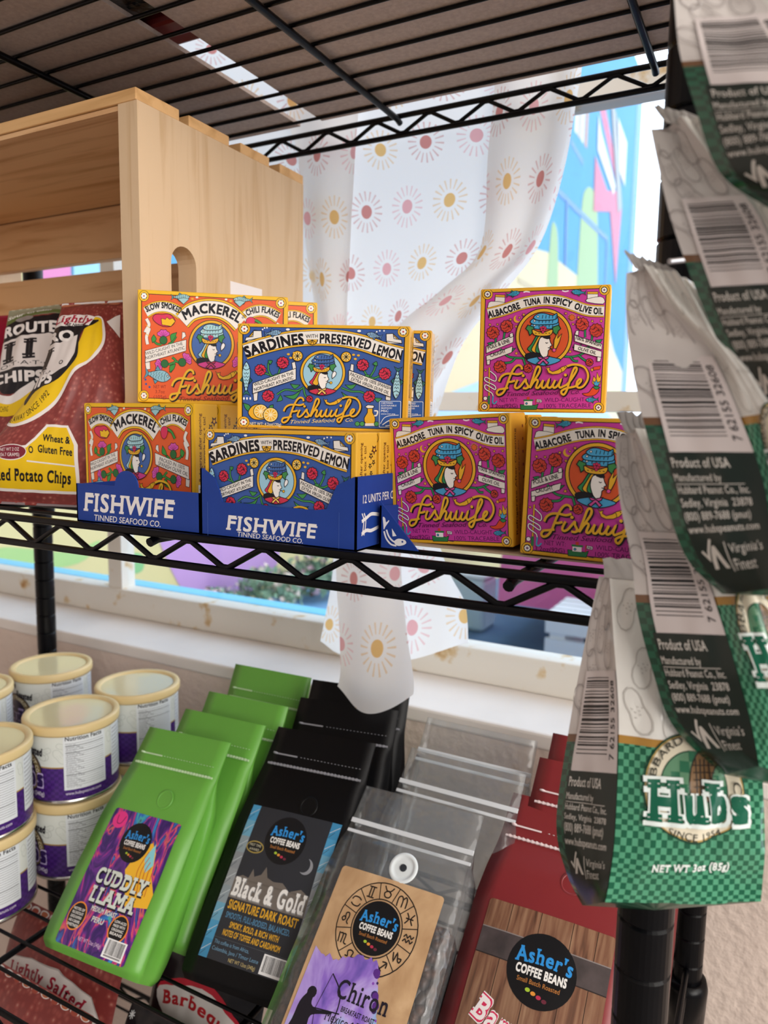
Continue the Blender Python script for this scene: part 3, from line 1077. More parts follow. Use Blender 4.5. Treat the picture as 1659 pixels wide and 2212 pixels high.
def side_art(kind):
    """fine print on the narrow end of a carton (depth x height)"""
    a = Art(size=(100, 320))
    D = '5A2408'
    if kind == 'tuna':
        a.text('Refrigerate After Opening', [(30, 300), (30, 30)], 12, D, .01)
        a.text('WARNING: Consuming this product', [(52, 300), (52, 60)], 9, D)
        for i in range(9):
            a.circ(80, 25 + i * 33, 5, '8A3418', n=5)
        return a
    a.text('Refrigerate after opening', [(26, 215), (26, 20)], 13, D, .015)
    a.text('Please recycle box + tin!', [(46, 215), (46, 30)], 13, D, .015)
    for (x, y, r) in ((70, 60, 9), (86, 42, 13), (66, 90, 7), (84, 80, 7), (72, 112, 6)):
        star(a, x, y, r, 'A8381C')
        a.circ(x, y, r * .4, 'E9B92C', n=6)
    a.rect(10, 225, 92, 318, 'F0EEE8')
    a.barcode(16, 232, 70, 314, n=22, horiz=True)
    return a
SIDE_F, SIDE_T = side_art('fish'), side_art('tuna')

def carton(name, w, h, d, art, card, side):
    """carton standing on its edge: origin at the middle of the front bottom edge, front towards -y"""
    mb = MB()
    mb.box(-w / 2, w / 2, 0, d, 0, h, pm(card[0], card[1], .5, .35), bevel=.0009)
    mb.art(art, Plane((-w / 2 + .0006, 0, h - .0006), (w - .0012, 0, 0), (0, 0, -(h - .0012)), (0, -1, 0)), .00006, .000032)
    mb.art(side, Plane((w / 2, .001, h - .002), (0, d - .002, 0), (0, 0, -(h - .004)), (1, 0, 0)), .00006, .00002)
    return mb.obj(name)

# ------------------------------------------------------------------ the room
WY = 0.735            # inner face of the window wall
SILL = -0.32
plaster = pm('stucco_wall', 'DECCC0', 0.85, 0.2, var=.05, scale=6, bump=.55, bscale=95)
WX0, WX1, WZ1 = -1.85, 0.12, 0.80
mb = MB()
mb.box(-2.4, 2.6, WY, .96, -H, SILL - .018, plaster)
mb.box(WX1, 2.6, WY, .96, SILL - .018, 1.35, plaster)
mb.box(-2.4, WX0, WY, .96, SILL - .018, 1.35, plaster)
mb.box(WX0, WX1, WY, .96, WZ1, 1.35, plaster)
tag(mb.obj('wall_back', loc=W(0, 0)), kind='structure')
mb = MB()
mb.box(-2.4, -2.3, -2.6, WY, -H, 1.35, plaster)
tag(mb.obj('wall_left', loc=W(0, 0)), kind='structure')
mb = MB()
mb.box(-2.4, 2.6, -2.6, WY, -H - .05, -H, pm('floor_concrete', '9A938C', .6, .3, var=.1, scale=3))
tag(mb.obj('floor', loc=W(0, 0)), kind='structure')
mb = MB()
mb.box(-2.4, 2.6, -2.6, .96, 1.35, 1.40, pm('ceiling_paint', 'E6E2DA', .8, .2))
tag(mb.obj('ceiling', loc=W(0, 0)), kind='structure')
mb = MB()
mb.box(WX0, WX1, WY - .002, .96, SILL - .018, SILL, pm('sill_paint', 'E9E2DC', .6, .3, var=.05, scale=9, bump=.15, bscale=40), bevel=.003)
tag(mb.obj('trim_1', loc=W(0, 0)), kind='structure')

def rusty():
    m = bpy.data.materials.new('rusty_painted_steel')
    m.use_nodes = True
    n, l = m.node_tree.nodes, m.node_tree.links
    t = n.new('ShaderNodeTexCoord')
    nz = n.new('ShaderNodeTexNoise')
    nz.inputs['Scale'].default_value = 26
    nz.inputs['Detail'].default_value = 6
    l.new(t.outputs['Object'], nz.inputs['Vector'])
    r = ramp(n, [(0.60, 'DDD8CE'), (0.66, 'CDB58E'), (0.74, 'A8763C')])
    l.new(nz.outputs['Fac'], r.inputs[0])
    l.new(r.outputs[0], n['Principled BSDF'].inputs['Base Color'])
    n['Principled BSDF'].inputs['Roughness'].default_value = .6
    return m
steel = rusty()
mb = MB()
mb.box(WX0, WX1, .842, .878, SILL, -.276, steel, bevel=.003)
mb.box(WX0, WX1, .842, .878, WZ1 - .03, WZ1, steel)
mb.box(WX0, WX1, .842, .878, .349, .370, steel)
mb.box(WX0, WX1, .846, .874, .017, .039, steel)
for x in (WX0 + .015, -1.40, -.945, -.49, WX1 - .015):
    mb.box(x - .015, x + .015, .846, .874, -.276, WZ1 - .03, steel)
win = tag(mb.obj('window_1', loc=W(0, 0)), kind='structure')
gm = bpy.data.materials.new('window_glass')
gm.use_nodes = True
n, l = gm.node_tree.nodes, gm.node_tree.links
n.clear()
out = n.new('ShaderNodeOutputMaterial')
mx = n.new('ShaderNodeMixShader')
tr = n.new('ShaderNodeBsdfTransparent')
gl = n.new('ShaderNodeBsdfGlossy')
fr = n.new('ShaderNodeLayerWeight')
gl.inputs['Roughness'].default_value = .02
tr.inputs[0].default_value = (.97, .99, 1, 1)
l.new(mnode(n, l, 'MULTIPLY_ADD', mnode(n, l, 'POWER', fr.outputs['Facing'], 4.0), .5, .03), mx.inputs[0])
l.new(tr.outputs[0], mx.inputs[1])
l.new(gl.outputs[0], mx.inputs[2])
l.new(mx.outputs[0], out.inputs[0])
mb = MB()
mb.box(WX0 + .01, WX1 - .01, .858, .861, -.28, WZ1 - .02, gm)
mb.obj('glass', win)

# outside the window: painted ledge, building with a mural, street, shrubs, car
mb = MB()
mb.box(WX0, -.50, .962, 1.0, -.42, -.302, pm('ledge_blue', '7CCBEA', .6, .3), bevel=.004)
tag(mb.obj('window_ledge', loc=W(0, 0)), 'pale blue painted ledge running outside below the window', 'ledge')
mb = MB()
mb.box(-9, 9, 1.02, 20, -H - .06, -H, pm('asphalt', '5C7A9A', .9, .2, var=.12, scale=4))
tag(mb.obj('ground', loc=W(0, 0)), kind='structure')

mb = MB()
mb.box(-7, -2.2, 1.35, 12.4, -H, 5.3, pm('mural_sky_paint', '6FBCE6', .8, .2, var=.04, scale=2))
mu = Art(fn=lambda y, z: ((y - 1.35) / 11.05, (5.3 - z) / 6.7))
YE = 'EADB9C'
mu.poly([(1.35, 1.0), (1.66, .8), (1.69, .55), (2.2, .3), (3.5, .7), (5, 1.35), (6.6, 1.62), (7.6, 1.75), (9.0, 1.74), (10.2, 1.72), (11.2, 1.1), (12.4, .7), (12.4, -1.4), (1.35, -1.4)], YE)
mu.rect(1.695, .62, 1.81, .40, 'EE8CC0')
mu.rect(1.82, .64, 1.935, .42, 'A8E2F2')
mu.poly([(1.945, .66), (2.06, .68), (2.06, .46), (1.945, .44)], 'EDA21E')
mu.poly(smooth([(2.2, -.40), (2.5, -.42), (2.95, -.55), (3.0, -.72), (2.7, -.86), (2.4, -.78), (2.25, -.60)], 5, True), 'CFA2DA')
mu.poly(smooth([(1.5, -.42), (1.75, -.47), (1.9, -.45), (1.8, -.52), (1.55, -.5)], 5, True), 'B5DC8A')
mu.poly(smooth([(1.98, -.52), (2.1, -.53), (2.1, -.60), (1.98, -.59)], 5, True), '8FD08A')
GN = '94C070'
mu.poly(smooth([(8.95, 1.2), (8.9, 2.45), (9.1, 2.78), (9.5, 2.84), (9.75, 2.6), (9.95, 1.2)], 4, True), GN)
mu.poly(smooth([(7.65, 1.1), (7.68, 1.95), (7.82, 2.08), (7.98, 1.9), (8.02, 1.1)], 4, True), GN)
BL = '2688D8'
mu.line([(7.6, 2.42), (9.0, 2.44), (10.36, 2.48), (10.42, 1.4)], .07, BL)
mu.line([(8.25, 2.43), (8.30, 1.75)], .07, BL)
mu.line([(8.3, 3.05), (8.9, 3.0)], .07, BL)
mu.line([(6.7, 1.32), (8.7, 1.33)], .05, 'CDBB84')
mu.poly([(9.45, 3.25), (10.2, 3.05), (10.75, 3.2), (11.2, 3.1), (11.05, 2.0), (10.45, 2.85), (9.5, 2.62)], 'DE4C80')
mu.poly([(9.55, 3.85), (9.9, 3.95), (10.9, 3.42), (10.75, 3.3)], 'DE4C80')
mu.poly([(9.5, 3.75), (9.7, 3.6), (10.7, 3.25), (10.6, 3.1), (9.55, 3.35)], 'F2F2F2')
mu.poly([(10.1, 4.2), (10.5, 4.1), (11.2, 3.1), (10.95, 2.95)], '9AA4A8')
mu.poly([(10.6, 4.1), (11.3, 4.0), (11.3, 3.4), (10.9, 3.5)], 'F4F6F4')
for y0, c in ((8.45, 'F4F4F0'), (8.6, 'D8C4B4'), (8.75, 'F0EEE8'), (8.92, 'C88A6A')):
    mu.rect(y0, 3.7, y0 + .12, 3.2, c)
mu.rect(11.95, 5.3, 12.4, -1.4, '42A4E0')
mu.poly(smooth([(3.4, -.2), (5, .2), (7, .5), (9, .3), (11, .2), (11.5, -.2), (8, -.5), (5, -.6)], 5, True), 'A6DDF4')
mb.art(mu, Plane((-2.2, 1.35, 5.3), (0, 11.05, 0), (0, 0, -6.7), (1, 0, 0)), .002, .002)
tag(mb.obj('street_building', loc=W(0, 0)), 'building outside with pale blue mural of cacti, sand and pink arrow shape', 'building')

def shrub(loc, sc, seed, hexc, flower):
    rnd = random.Random(seed)
    t = empty('flowering_shrub', W(*loc))
    mb, fb = MB(), MB()
    lf = pm('shrub_leaf', hexc, .7, .3, var=.3, scale=30)
    for k in range(420):
        d = Vector((rnd.gauss(0, 1), rnd.gauss(0, 1), rnd.gauss(0, 1)))
        d.normalize()
        p = Vector((d.x * sc, d.y * sc, abs(d.z) * sc * 1.1)) * rnd.uniform(.6, 1) + Vector((0, 0, .21 * sc))
        a = Vector((rnd.gauss(0, 1), rnd.gauss(0, 1), rnd.gauss(0, 1))).normalized()
        b = a.cross(d).normalized()
        s_ = sc * rnd.uniform(.1, .2)
        if k % 4:
            mb.add([p - a * s_, p + b * s_ * .5, p + a * s_, p - b * s_ * .5], [(0, 1, 2, 3)], lf)
        else:
            fb.add([p - a * s_ * .6, p + b * s_ * .6, p + a * s_ * .6, p - b * s_ * .6], [(0, 1, 2, 3)], pm('petal_' + flower, flower, .7, .2))
    mb.tube([(0, 0, -.004), (0, 0, sc * .7)], .012, pm('twig', '6A5442', .8))
    mb.obj('foliage', t)
    fb.obj('blossom', t)
    return t
for i, (x, y, s_, c, lb) in enumerate(((-2.0, 2.32, .13, 'E6C8D2', 'pale pink flowering shrub, the one nearest the yellow part of the mural'), (-1.97, 2.62, .16, 'E2D2C6', 'cream flowering shrub between the two other shrubs below the mural'),
                                       (-1.97, 2.98, .17, 'D9BCC8', 'dusty pink flowering shrub, the one farthest along the mural wall'))):
    tag(shrub((x, y, -.845), s_, i + 5, '7FA58A', c), lb, 'shrub', 'shrubs in front of the mural')
mb = MB()
mb.box(-2.19, -1.78, 2.1, 3.5, -H, -.85, pm('planter_blue', '6C9CC8', .8, .2, var=.08, scale=5), bevel=.02)
tag(mb.obj('raised_planter', loc=W(0, 0)), 'blue raised planter at the foot of the mural, holding shrubs', 'planter')

def car():
    t = empty('car', W(-1.50, 4.4, -H))
    pk = pm('pink_car_paint', 'F46CAE', .3, .5, coat=.5)
    mb = MB()
    body = [(0.0, .28), (.02, .62), (.12, .80), (.9, .92), (1.4, 1.30), (2.7, 1.34), (3.3, .95), (3.95, .85), (4.1, .6), (4.1, .28)]
    mb.prism(smooth(body, 3), 1.6, pk)
    mb.obj('body', t)
    mb = MB()
    mb.prism([(1.0, .93), (1.45, 1.25), (2.65, 1.28), (3.15, .96)], -.01, pm('car_glass', '9FC4D8', .1, .6))
    mb.obj('window', t)
    for x in (.8, 3.3):
        mb = MB()
        mb.lathe([(.05, -.1), (.3, -.1), (.32, -.06), (.32, .06), (.3, .1), (.05, .1)], pm('tyre', '202226', .8), 28)
        w = mb.obj('wheel', t)
        w.rotation_euler = (R(90), 0, 0)
        w.location = (x, .12, .32)
    return t
tag(car(), 'bright pink car parked on the street outside the window', 'car')
mb = MB()
mb.box(-.13, .13, -.13, .13, 0, .36, pm('bin_blue', 'C4DFEC', .5, .3), bevel=.03)
mb.box(-.14, .14, -.14, .14, .36, .40, pm('bin_lid', 'DDEAF0', .5, .3), bevel=.02)
tag(mb.obj('storage_bin', loc=W(-1.80, 4.75, -H)), 'pale blue bin standing on the street beside the pink car', 'bin')
mb = MB()
for i in range(4):
    mb.box(0, 1.1, 0, .02, .02 + i * .105, .095 + i * .105, pm('white_slat', 'EEF2F4', .6, .3))
    mb.box(0, 1.1, .05 + i * .1, .13 + i * .1, .415, .435, pm('white_slat', 'EEF2F4', .6, .3))
for x in (.02, .5, 1.0):
    mb.box(x, x + .08, .02, .45, 0, .415, pm('white_slat', 'EEF2F4', .6, .3))
tag(mb.obj('slatted_crate', loc=W(-1.00, 3.7, -H)), 'white slatted crate standing on the dark street outside', 'crate')

# ------------------------------------------------------------------ wire rack
NX, NY, RW, RD_ = -0.0392, 0.3433, 0.8626, 0.3383
blk = pm('black_epoxy', '040407', .28, .2, var=.15, scale=60)
rack = tag(empty('wire_shelving_rack', W(NX - RW / 2, NY + RD_ / 2, -H)), 'black wire shelving rack with four shelves standing against the window wall', 'shelving rack')
RO = rack.location.copy()
ZL = dict(top=.2996, mid=-.0722, low=-.4835, bot=-.80)

def RP(x, y, z):
    return W(x, y, z) - RO
collar = MB()
collar.lathe([(.0135, -.047), (.0165, -.047), (.0185, .0), (.0165, .008), (.0135, .008)], blk, 28)
col_me = None
for (x, y) in ((NX, NY), (NX, NY + RD_), (NX - RW, NY), (NX - RW, NY + RD_)):
    mb = MB()
    prof = [(.0127, -H)]
    z = -1.37
    while z < .62:
        prof += [(.0127, z - .0011), (.0116, z), (.0127, z + .0011)]
        z += .0254
    prof.append((.0127, .64))
    mb.lathe(prof, blk, 32, smooth=False)
    p = mb.obj('post', rack, RP(x, y, 0) )
    for k, zz in ZL.items():
        if col_me is None:
            c = collar.obj('collar', p, (0, 0, zz))
            col_me = c
        else:
            c = dup(col_me, p)
            c.location = (0, 0, zz)
        c.location.z = zz - (.012 if k != 'low' else .022)
RODX = (-.8245, -.5868, -.3506, -.1116)
first = {}
for k, zz in ZL.items():
    x0, x1 = NX - RW + .013, NX - .013
    g = .0182
    mb = MB()
    for i in range(1, 11):
        y = NY + RD_ * i / 11
        mb.tube([RP(x0, y, zz), RP(x1, y, zz)], .0016, blk, 8)
    sh = mb.obj('shelf', rack)
    # top shelf: the upper rail is level with the deck, the lower hangs 18 mm below
    def truss(name, y):
        mb = MB()
        mb.tube([RP(x0 - .01, y, zz), RP(x1 + .01, y, zz)], .0026, blk, 10)
        mb.tube([RP(x0 - .01, y, zz - g), RP(x1 + .01, y, zz - g)], .0026, blk, 10)
        pts = []
        i = -8
        while True:
            xb = -.4634 + .058 * i
            for xx, dz, s_ in ((xb, -g + .0025, 1), (xb + .029, -.0025, -1)):
                if x0 < xx < x1:
                    pts += [RP(xx - .0025, y, zz + dz), RP(xx + .0025, y, zz + dz)]
            i += 1
            if xb > x1:
                break
        mb.tube(pts, .0019, blk, 8)
        return mb.obj(name, sh)
    truss('front_truss', NY)
    truss('back_truss', NY + RD_)
    for x in (NX - RW, NX):
        mb = MB()
        mb.tube([RP(x, NY + .012, zz), RP(x, NY + RD_ - .012, zz)], .0026, blk, 10)
        mb.tube([RP(x, NY + .012, zz - g), RP(x, NY + RD_ - .012, zz - g)], .0026, blk, 10)
        pts = []
        for i in range(12):
            pts.append(RP(x, NY + .02 + i * .027, zz - (g if i % 2 else 0)))
        mb.tube(pts, .0019, blk, 8)
        mb.obj('side_truss', sh)
    for x in RODX:
        mb = MB()
        mb.tube([RP(x, NY - .001, zz - .0062), RP(x, NY + .006, zz - .0044), RP(x, NY + RD_ - .006, zz - .0044), RP(x, NY + RD_ + .001, zz - .0062)], .0030, blk, 10)
        mb.obj('cross_rod', sh)

# brown boards lying on the top shelf, and the packs standing over the gap between them
brd = pm('hardboard', 'AC9C94', .8, .25, var=.10, scale=300, bump=.1, bscale=500)
ZT = ZL['top'] + .0017
mb = MB()
mb.box(-.89, -.456, NY - .004, .664, ZT, ZT + .0035, brd)
tag(mb.obj('shelf_liner', loc=W(0, 0)), 'brown hardboard panel on the upper shelf, above the wooden crate', 'shelf liner')
mb = MB()
mb.box(-.4285, -.045, NY - .004, .662, ZT, ZT + .0035, brd)
tag(mb.obj('shelf_liner', loc=W(0, 0)), 'brown hardboard panel on the upper shelf, above the pink tuna boxes', 'shelf liner')
mb = MB()
mb.box(-.50, -.40, .36, .455, 0, .12, pm('black_film', '0D0B12', .18, .6, bump=.5, bscale=60), bevel=.012)
tag(mb.obj('snack_pack', loc=W(0, 0, ZT + .0036)), 'glossy black pack on the top shelf, seen through the gap between boards', 'pack')
mb = MB()
mb.box(-.51, -.395, .457, .492, 0, .15, pm('dark_red_card', '5E1418', .4, .4, var=.3, scale=12), bevel=.004)
tag(mb.obj('gift_box', loc=W(0, 0, ZT + .0036)), 'dark red box on the top shelf, seen through the gap between boards', 'box')

# ------------------------------------------------------------------ curtain
def cloth_mat():
    m = bpy.data.materials.new('sun_print_muslin')
    m.use_nodes = True
    n, l = m.node_tree.nodes, m.node_tree.links
    n.clear()
    t = n.new('ShaderNodeTexCoord')
    s = n.new('ShaderNodeSeparateXYZ')
    l.new(t.outputs['UV'], s.inputs[0])
    A, B = .059, .0655
    x = mnode(n, l, 'DIVIDE', s.outputs[0], A)
    y = mnode(n, l, 'DIVIDE', s.outputs[1], B)
    row = mnode(n, l, 'FLOOR', y)
    odd = mnode(n, l, 'FLOORED_MODULO', row, 2.0)
    x2 = mnode(n, l, 'MULTIPLY_ADD', odd, .5, x)
    ci = mnode(n, l, 'FLOOR', x2)
    fx = mnode(n, l, 'SUBTRACT', mnode(n, l, 'FRACT', x2), .5)
    fy = mnode(n, l, 'MULTIPLY', mnode(n, l, 'SUBTRACT', mnode(n, l, 'FRACT', y), .5), B / A)
    rr = mnode(n, l, 'SQRT', mnode(n, l, 'ADD', mnode(n, l, 'MULTIPLY', fx, fx), mnode(n, l, 'MULTIPLY', fy, fy)))
    an = mnode(n, l, 'ARCTAN2', fy, fx)
    ray = mnode(n, l, 'LESS_THAN', mnode(n, l, 'ABSOLUTE', mnode(n, l, 'SUBTRACT', mnode(n, l, 'FRACT', mnode(n, l, 'MULTIPLY', an, 18 / (2 * math.pi))), .5)), .13)
    ray = mnode(n, l, 'MULTIPLY', ray, mnode(n, l, 'MULTIPLY', mnode(n, l, 'GREATER_THAN', rr, .20), mnode(n, l, 'LESS_THAN', rr, .38)))
    disc = mnode(n, l, 'LESS_THAN', rr, .125)
    k = mnode(n, l, 'FLOORED_MODULO', mnode(n, l, 'MULTIPLY_ADD', row, 2.0, ci), 3.0)
    r1 = ramp(n, [(0.0, 'E8B030'), (.25, 'C9584C'), (.58, 'E89AA0')], 'CONSTANT')
    l.new(mnode(n, l, 'DIVIDE', mnode(n, l, 'ADD', k, .05), 3.0), r1.inputs[0])
    base = mixc(n, l, mnode(n, l, 'MULTIPLY', ray, .45), 'F8F6F4', r1.outputs[0])
    base = mixc(n, l, mnode(n, l, 'MULTIPLY', disc, .78), base, r1.outputs[0])
    d = n.new('ShaderNodeBsdfDiffuse')
    tl = n.new('ShaderNodeBsdfTranslucent')
    mx = n.new('ShaderNodeMixShader')
    mx.inputs[0].default_value = .60
    o = n.new('ShaderNodeOutputMaterial')
    l.new(base, d.inputs[0])
    l.new(base, tl.inputs[0])
    l.new(d.outputs[0], mx.inputs[1])
    l.new(tl.outputs[0], mx.inputs[2])
    l.new(mx.outputs[0], o.inputs[0])
    return m
cloth = cloth_mat()
curtain = tag(empty('curtain', W(-.4, .715, .9)), 'white curtain printed with yellow, red and pink suns, gathered over the window', 'curtain')
CO = curtain.location.copy()

def drape(name, L, Rr, y0, amp, waves, ph, uw, u0=0, v0=0, nr=44, nc=60, bell=0.0, fwd=0.0):
    Ls, Rs = smooth(L, 8), smooth(Rr, 8)
    def at(P, t):
        x = t * (len(P) - 1)
        i = min(int(x), len(P) - 2)
        f = x - i
        return (P[i][0] * (1 - f) + P[i + 1][0] * f, P[i][1] * (1 - f) + P[i + 1][1] * f)
    g, vacc, uvs, prev = [], 0.0, [], None
    for i in range(nr):
        t = i / (nr - 1)
        a, b = at(Ls, t), at(Rs, t)
        row = []
        if prev is not None:
            vacc += .5 * (math.dist(a, prev[0]) + math.dist(b, prev[1]))
        prev = (a, b)
        for j in range(nc):
            s_ = j / (nc - 1)
            x = a[0] * (1 - s_) + b[0] * s_
            z = a[1] * (1 - s_) + b[1] * s_ - bell * math.sin(math.pi * s_) * t ** 4
            am = amp * (.6 + .7 * t)
            y = y0 + am * math.sin(2 * math.pi * waves * s_ + ph + 1.3 * t) + am * .6 * noise.noise(Vector((x * 14, z * 7, ph))) - fwd * max(0.0, (t - .3) / .7) ** 1.5
            row.append(W(x, y, z) - CO)
        g.append(row)
        uvs.append(vacc)
    mb = MB()
    mb.grid(g, cloth, True, uv=lambda t, s_: (u0 + s_ * uw, v0 - uvs[int(round(t * (nr - 1)))]))
    return mb.obj(name, curtain)
TOPZ = .78
drape('main_panel', [(-.77, TOPZ), (-.745, .55), (-.69, .42), (-.645, .331), (-.603, .25), (-.576, .168), (-.535, .102), (-.496, .032), (-.464, -.03)],
      [(-.17, TOPZ), (-.172, .55), (-.182, .342), (-.186, .304), (-.195, .24), (-.215, .175), (-.250, .13), (-.295, .075), (-.33, -.03)], .716, .004, 2.2, .4, .47, u0=.0135, v0=.268 + .535)
drape('right_fold', [(-.262, TOPZ), (-.262, .55), (-.261, .40), (-.262, .318), (-.267, .255), (-.271, .172), (-.313, .135), (-.362, .098), (-.372, .047), (-.36, -.02)],
      [(-.168, TOPZ), (-.17, .55), (-.178, .40), (-.184, .318), (-.190, .255), (-.213, .172), (-.246, .135), (-.284, .085), (-.318, .035), (-.335, -.02)], .704, .004, 1.3, 2.0, .14, u0=.31, v0=.78)
drape('left_fold', [(-.52, TOPZ), (-.512, .5), (-.503, .338), (-.49, .292), (-.477, .181), (-.458, .079), (-.436, -.02)],
      [(-.41, TOPZ), (-.411, .5), (-.413, .338), (-.416, .29), (-.422, .176), (-.425, .108), (-.421, -.02)], .706, .004, 1.2, .3, .098, u0=.11, v0=.79)
mb = MB()
mb.tube([W(-.47, .71, -.012) - CO, W(-.42, .698, -.02) - CO, W(-.37, .698, -.02) - CO, W(-.325, .71, -.012) - CO], [.012, .017, .017, .012], cloth, 14)
mb.obj('tie', curtain)
drape('tail', [(-.452, -.02), (-.452, -.10), (-.452, -.17), (-.462, -.226), (-.47, -.262)], [(-.335, -.02), (-.329, -.09), (-.306, -.154), (-.284, -.19), (-.278, -.232)], .722, .006, 2.1, .8, .19, u0=.02, v0=.24, bell=.02)
drape('tail_front', [(-.437, -.02), (-.434, -.10), (-.426, -.168), (-.402, -.232), (-.379, -.267)], [(-.352, -.02), (-.352, -.09), (-.345, -.152), (-.321, -.212), (-.291, -.257)], .703, .004, 1.2, .2, .098, u0=.0, v0=.31, bell=.022, fwd=.088)

# ------------------------------------------------------------------ pine crate on the middle shelf
DZ = ZL['mid'] + .0018        # top of the deck wires
pineX = wood('pine_along', 'DDB283', 'BE8C5C', 'X', 1.6)
pineZ = wood('pine_upright', 'D6B894', 'C8A67E', 'Z', 2.2)
pineY = wood('pine_top', 'E0B27A', 'C99A62', 'X', 1.2)
CX, CY = -.423, .41
crate = tag(empty('wooden_crate', W(CX - .21, CY + .105, DZ)), 'natural pine crate standing on end with an arched hand hole and slatted back', 'crate')
KO = crate.location.copy()
ctop = .2275
mb = MB()
# right side panel with an arched slot (outer face towards +x), built as a frame around the slot
def side_panel(x0, x1, slot):
    mb = MB()
    z0, z1 = DZ, ctop
    def P(y, z, x):
        return W(x, y, z) - KO
    ya, yb, zt = .4414, .4694, .121
    arch = [(ya, z0 + .05)] + [(.5 * (ya + yb) - .014 * math.cos(math.pi * k / 12), zt + .014 * math.sin(math.pi * k / 12)) for k in range(13)] + [(yb, z0 + .05)]
    lo = [(.5 * (ya + yb) + .014 * math.cos(math.pi * k / 12), z0 + .05 - .014 * math.sin(math.pi * k / 12)) for k in range(1, 12)]
    hole = arch + lo
    out = [(CY, z0), (CY, z1), (CY + .211, z1), (CY + .211, z0)]
    tr = tessellate_polygon([[Vector((p[0], p[1], 0)) for p in out], [Vector((p[0], p[1], 0)) for p in hole]])
    al = out + hole
    for x in (x0, x1):
        mb.add([P(y, z, x) for y, z in al], [tuple(t) for t in tr], pineZ)
    for lst in (out, hole):
        m_ = len(lst)
        vs = [P(y, z, x0) for y, z in lst] + [P(y, z, x1) for y, z in lst]
        mb.add(vs, [(i, (i + 1) % m_, m_ + (i + 1) % m_, m_ + i) for i in range(m_)], pineZ)
    return mb.obj('side_panel', crate)
side_panel(CX - .019, CX, True)
side_panel(CX - .439, CX - .42, True)
for (a, b) in ((CY - .001, CY + .043), (CY + .0535, CY + .1015), (CY + .1165, CY + .157), (CY + .173, CY + .211)):
    mb = MB()
    mb.box(CX - .439, CX, a, b, ctop, ctop + .0085, pineY, Matrix.Translation(W(0, 0) - KO), bevel=.0008)
    mb.obj('top_slat', crate)
mb = MB()
mb.box(CX - .42, CX - .019, CY + .001, CY + .2, ctop - .004, ctop - .0005, pineX, Matrix.Translation(W(0, 0) - KO))
mb.obj('top_lining', crate)
for (a, b) in ((.169, ctop - .005), (.072, .157), (-.03, .058)):
    mb = MB()
    mb.box(CX - .42, CX - .019, CY + .17, CY + .182, a, b, pineX, Matrix.Translation(W(0, 0) - KO), bevel=.001)
    mb.obj('back_slat', crate)
mb = MB()
mb.box(CX, CX + .0004, .511, .555, .06, .1185, pm('sticker_paper', 'EDE6E4', .6, .2), Matrix.Translation(W(0, 0) - KO))
tag(mb.obj('sticker', crate), 'white paper sticker')

# ------------------------------------------------------------------ cartons of tinned fish and their trays
YC = ('carton_yellow', 'E9B51E')
sard = carton('fish_carton', .1075, .0640, .024, ART_S, ('carton_gold', 'E2AE3A'), SIDE_F)
mack = carton('fish_carton', .1075, .0805, .024, ART_M, YC, SIDE_F)
tuna = carton('fish_carton', .0755, .0733, .0235, ART_T, ('carton_ochre', 'DDA42A'), SIDE_T)
used = set()

def place(src, x, y, z, yaw=0, lean=0, roll=0, label=None, group=None, cat='box'):
    o = src if src.name not in used else dup(src)
    used.add(src.name)
    used.add(o.name)
    o.location = W(x, y, z)
    Mx = Matrix.Rotation(R(yaw), 4, 'Z') @ Matrix.Rotation(R(lean), 4, 'X') @ Matrix.Rotation(R(roll), 4, 'Y')
    o.rotation_euler = Mx.to_euler()
    tag(o, label, cat, group)
    return o
G1 = 'cartons of tinned fish'
ZB = DZ + .0012
SX = -.2562
place(sard, SX, .3492, ZB, 0, 0, 0, 'blue sardine box in front in the torn blue tray, below the upper sardine box', G1)
place(sard, SX + .001, .3742, ZB, 0, 0, 0, 'blue sardine box second from the front in the middle blue tray', G1)
place(sard, SX - .001, .3992, ZB, 0, 0, 0, 'blue sardine box at the back of the middle blue tray', G1)
place(sard, -.2510, .3882, ZB + .0642, 20.5, .5, 1.0, 'blue sardine box standing on top of the other sardine boxes, fully visible front', G1)
place(sard, -.2485, .4155, ZB + .0642, 19.5, 0, .4, 'blue sardine box mostly hidden directly behind the upper sardine box', G1)
MX_ = -.4042
place(mack, MX_, .385, ZB, 0, 0, 0, 'orange mackerel box in front in the left blue tray, behind the round tab', G1)
place(mack, MX_ + .001, .410, ZB, 0, 0, 0, 'orange mackerel box second in the left blue tray, showing a yellow side', G1)
place(mack, MX_, .435, ZB, 0, 0, 0, 'orange mackerel box at the back of the left blue tray', G1)
place(mack, -.3703, .4264, ZB + .0807, 34.6, -1.5, 1.0, 'orange mackerel box standing on top of the others, in front of the crate', G1)
place(mack, -.3645, .4600, ZB + .0807, 39, 0, 0, 'orange mackerel box at the back, only its top right corner showing', G1)
place(tuna, -.1613, .3875, ZB + .0008, -2.8, 1.5, -3.2, 'pink tuna box in front left in the torn tray, tilted a little', G1)
place(tuna, -.160, .4125, ZB + .0006, -2.8, 1.0, -2.4, 'pink tuna box directly behind the front left tuna box', G1)
place(tuna, -.158, .4375, ZB + .0006, -2.0, .5, -1.5, 'pink tuna box third in the left row of tuna boxes', G1)
place(tuna, -.0813, .3815, ZB + .0004, -1.0, -2.0, .6, 'pink tuna box at the right, partly covered by the hanging bags', G1)
place(tuna, -.0805, .4070, ZB + .0004, -.6, -1.6, .6, 'pink tuna box behind the right front tuna box', G1)
place(tuna, -.080, .4320, ZB + .0004, 0, -1, .4, 'pink tuna box last in the right row of tuna boxes', G1)
place(tuna, -.1281, .4405, ZB + .0772, 10.3, 1.8, 0, 'pink tuna box standing alone on top of the other tuna boxes', G1)

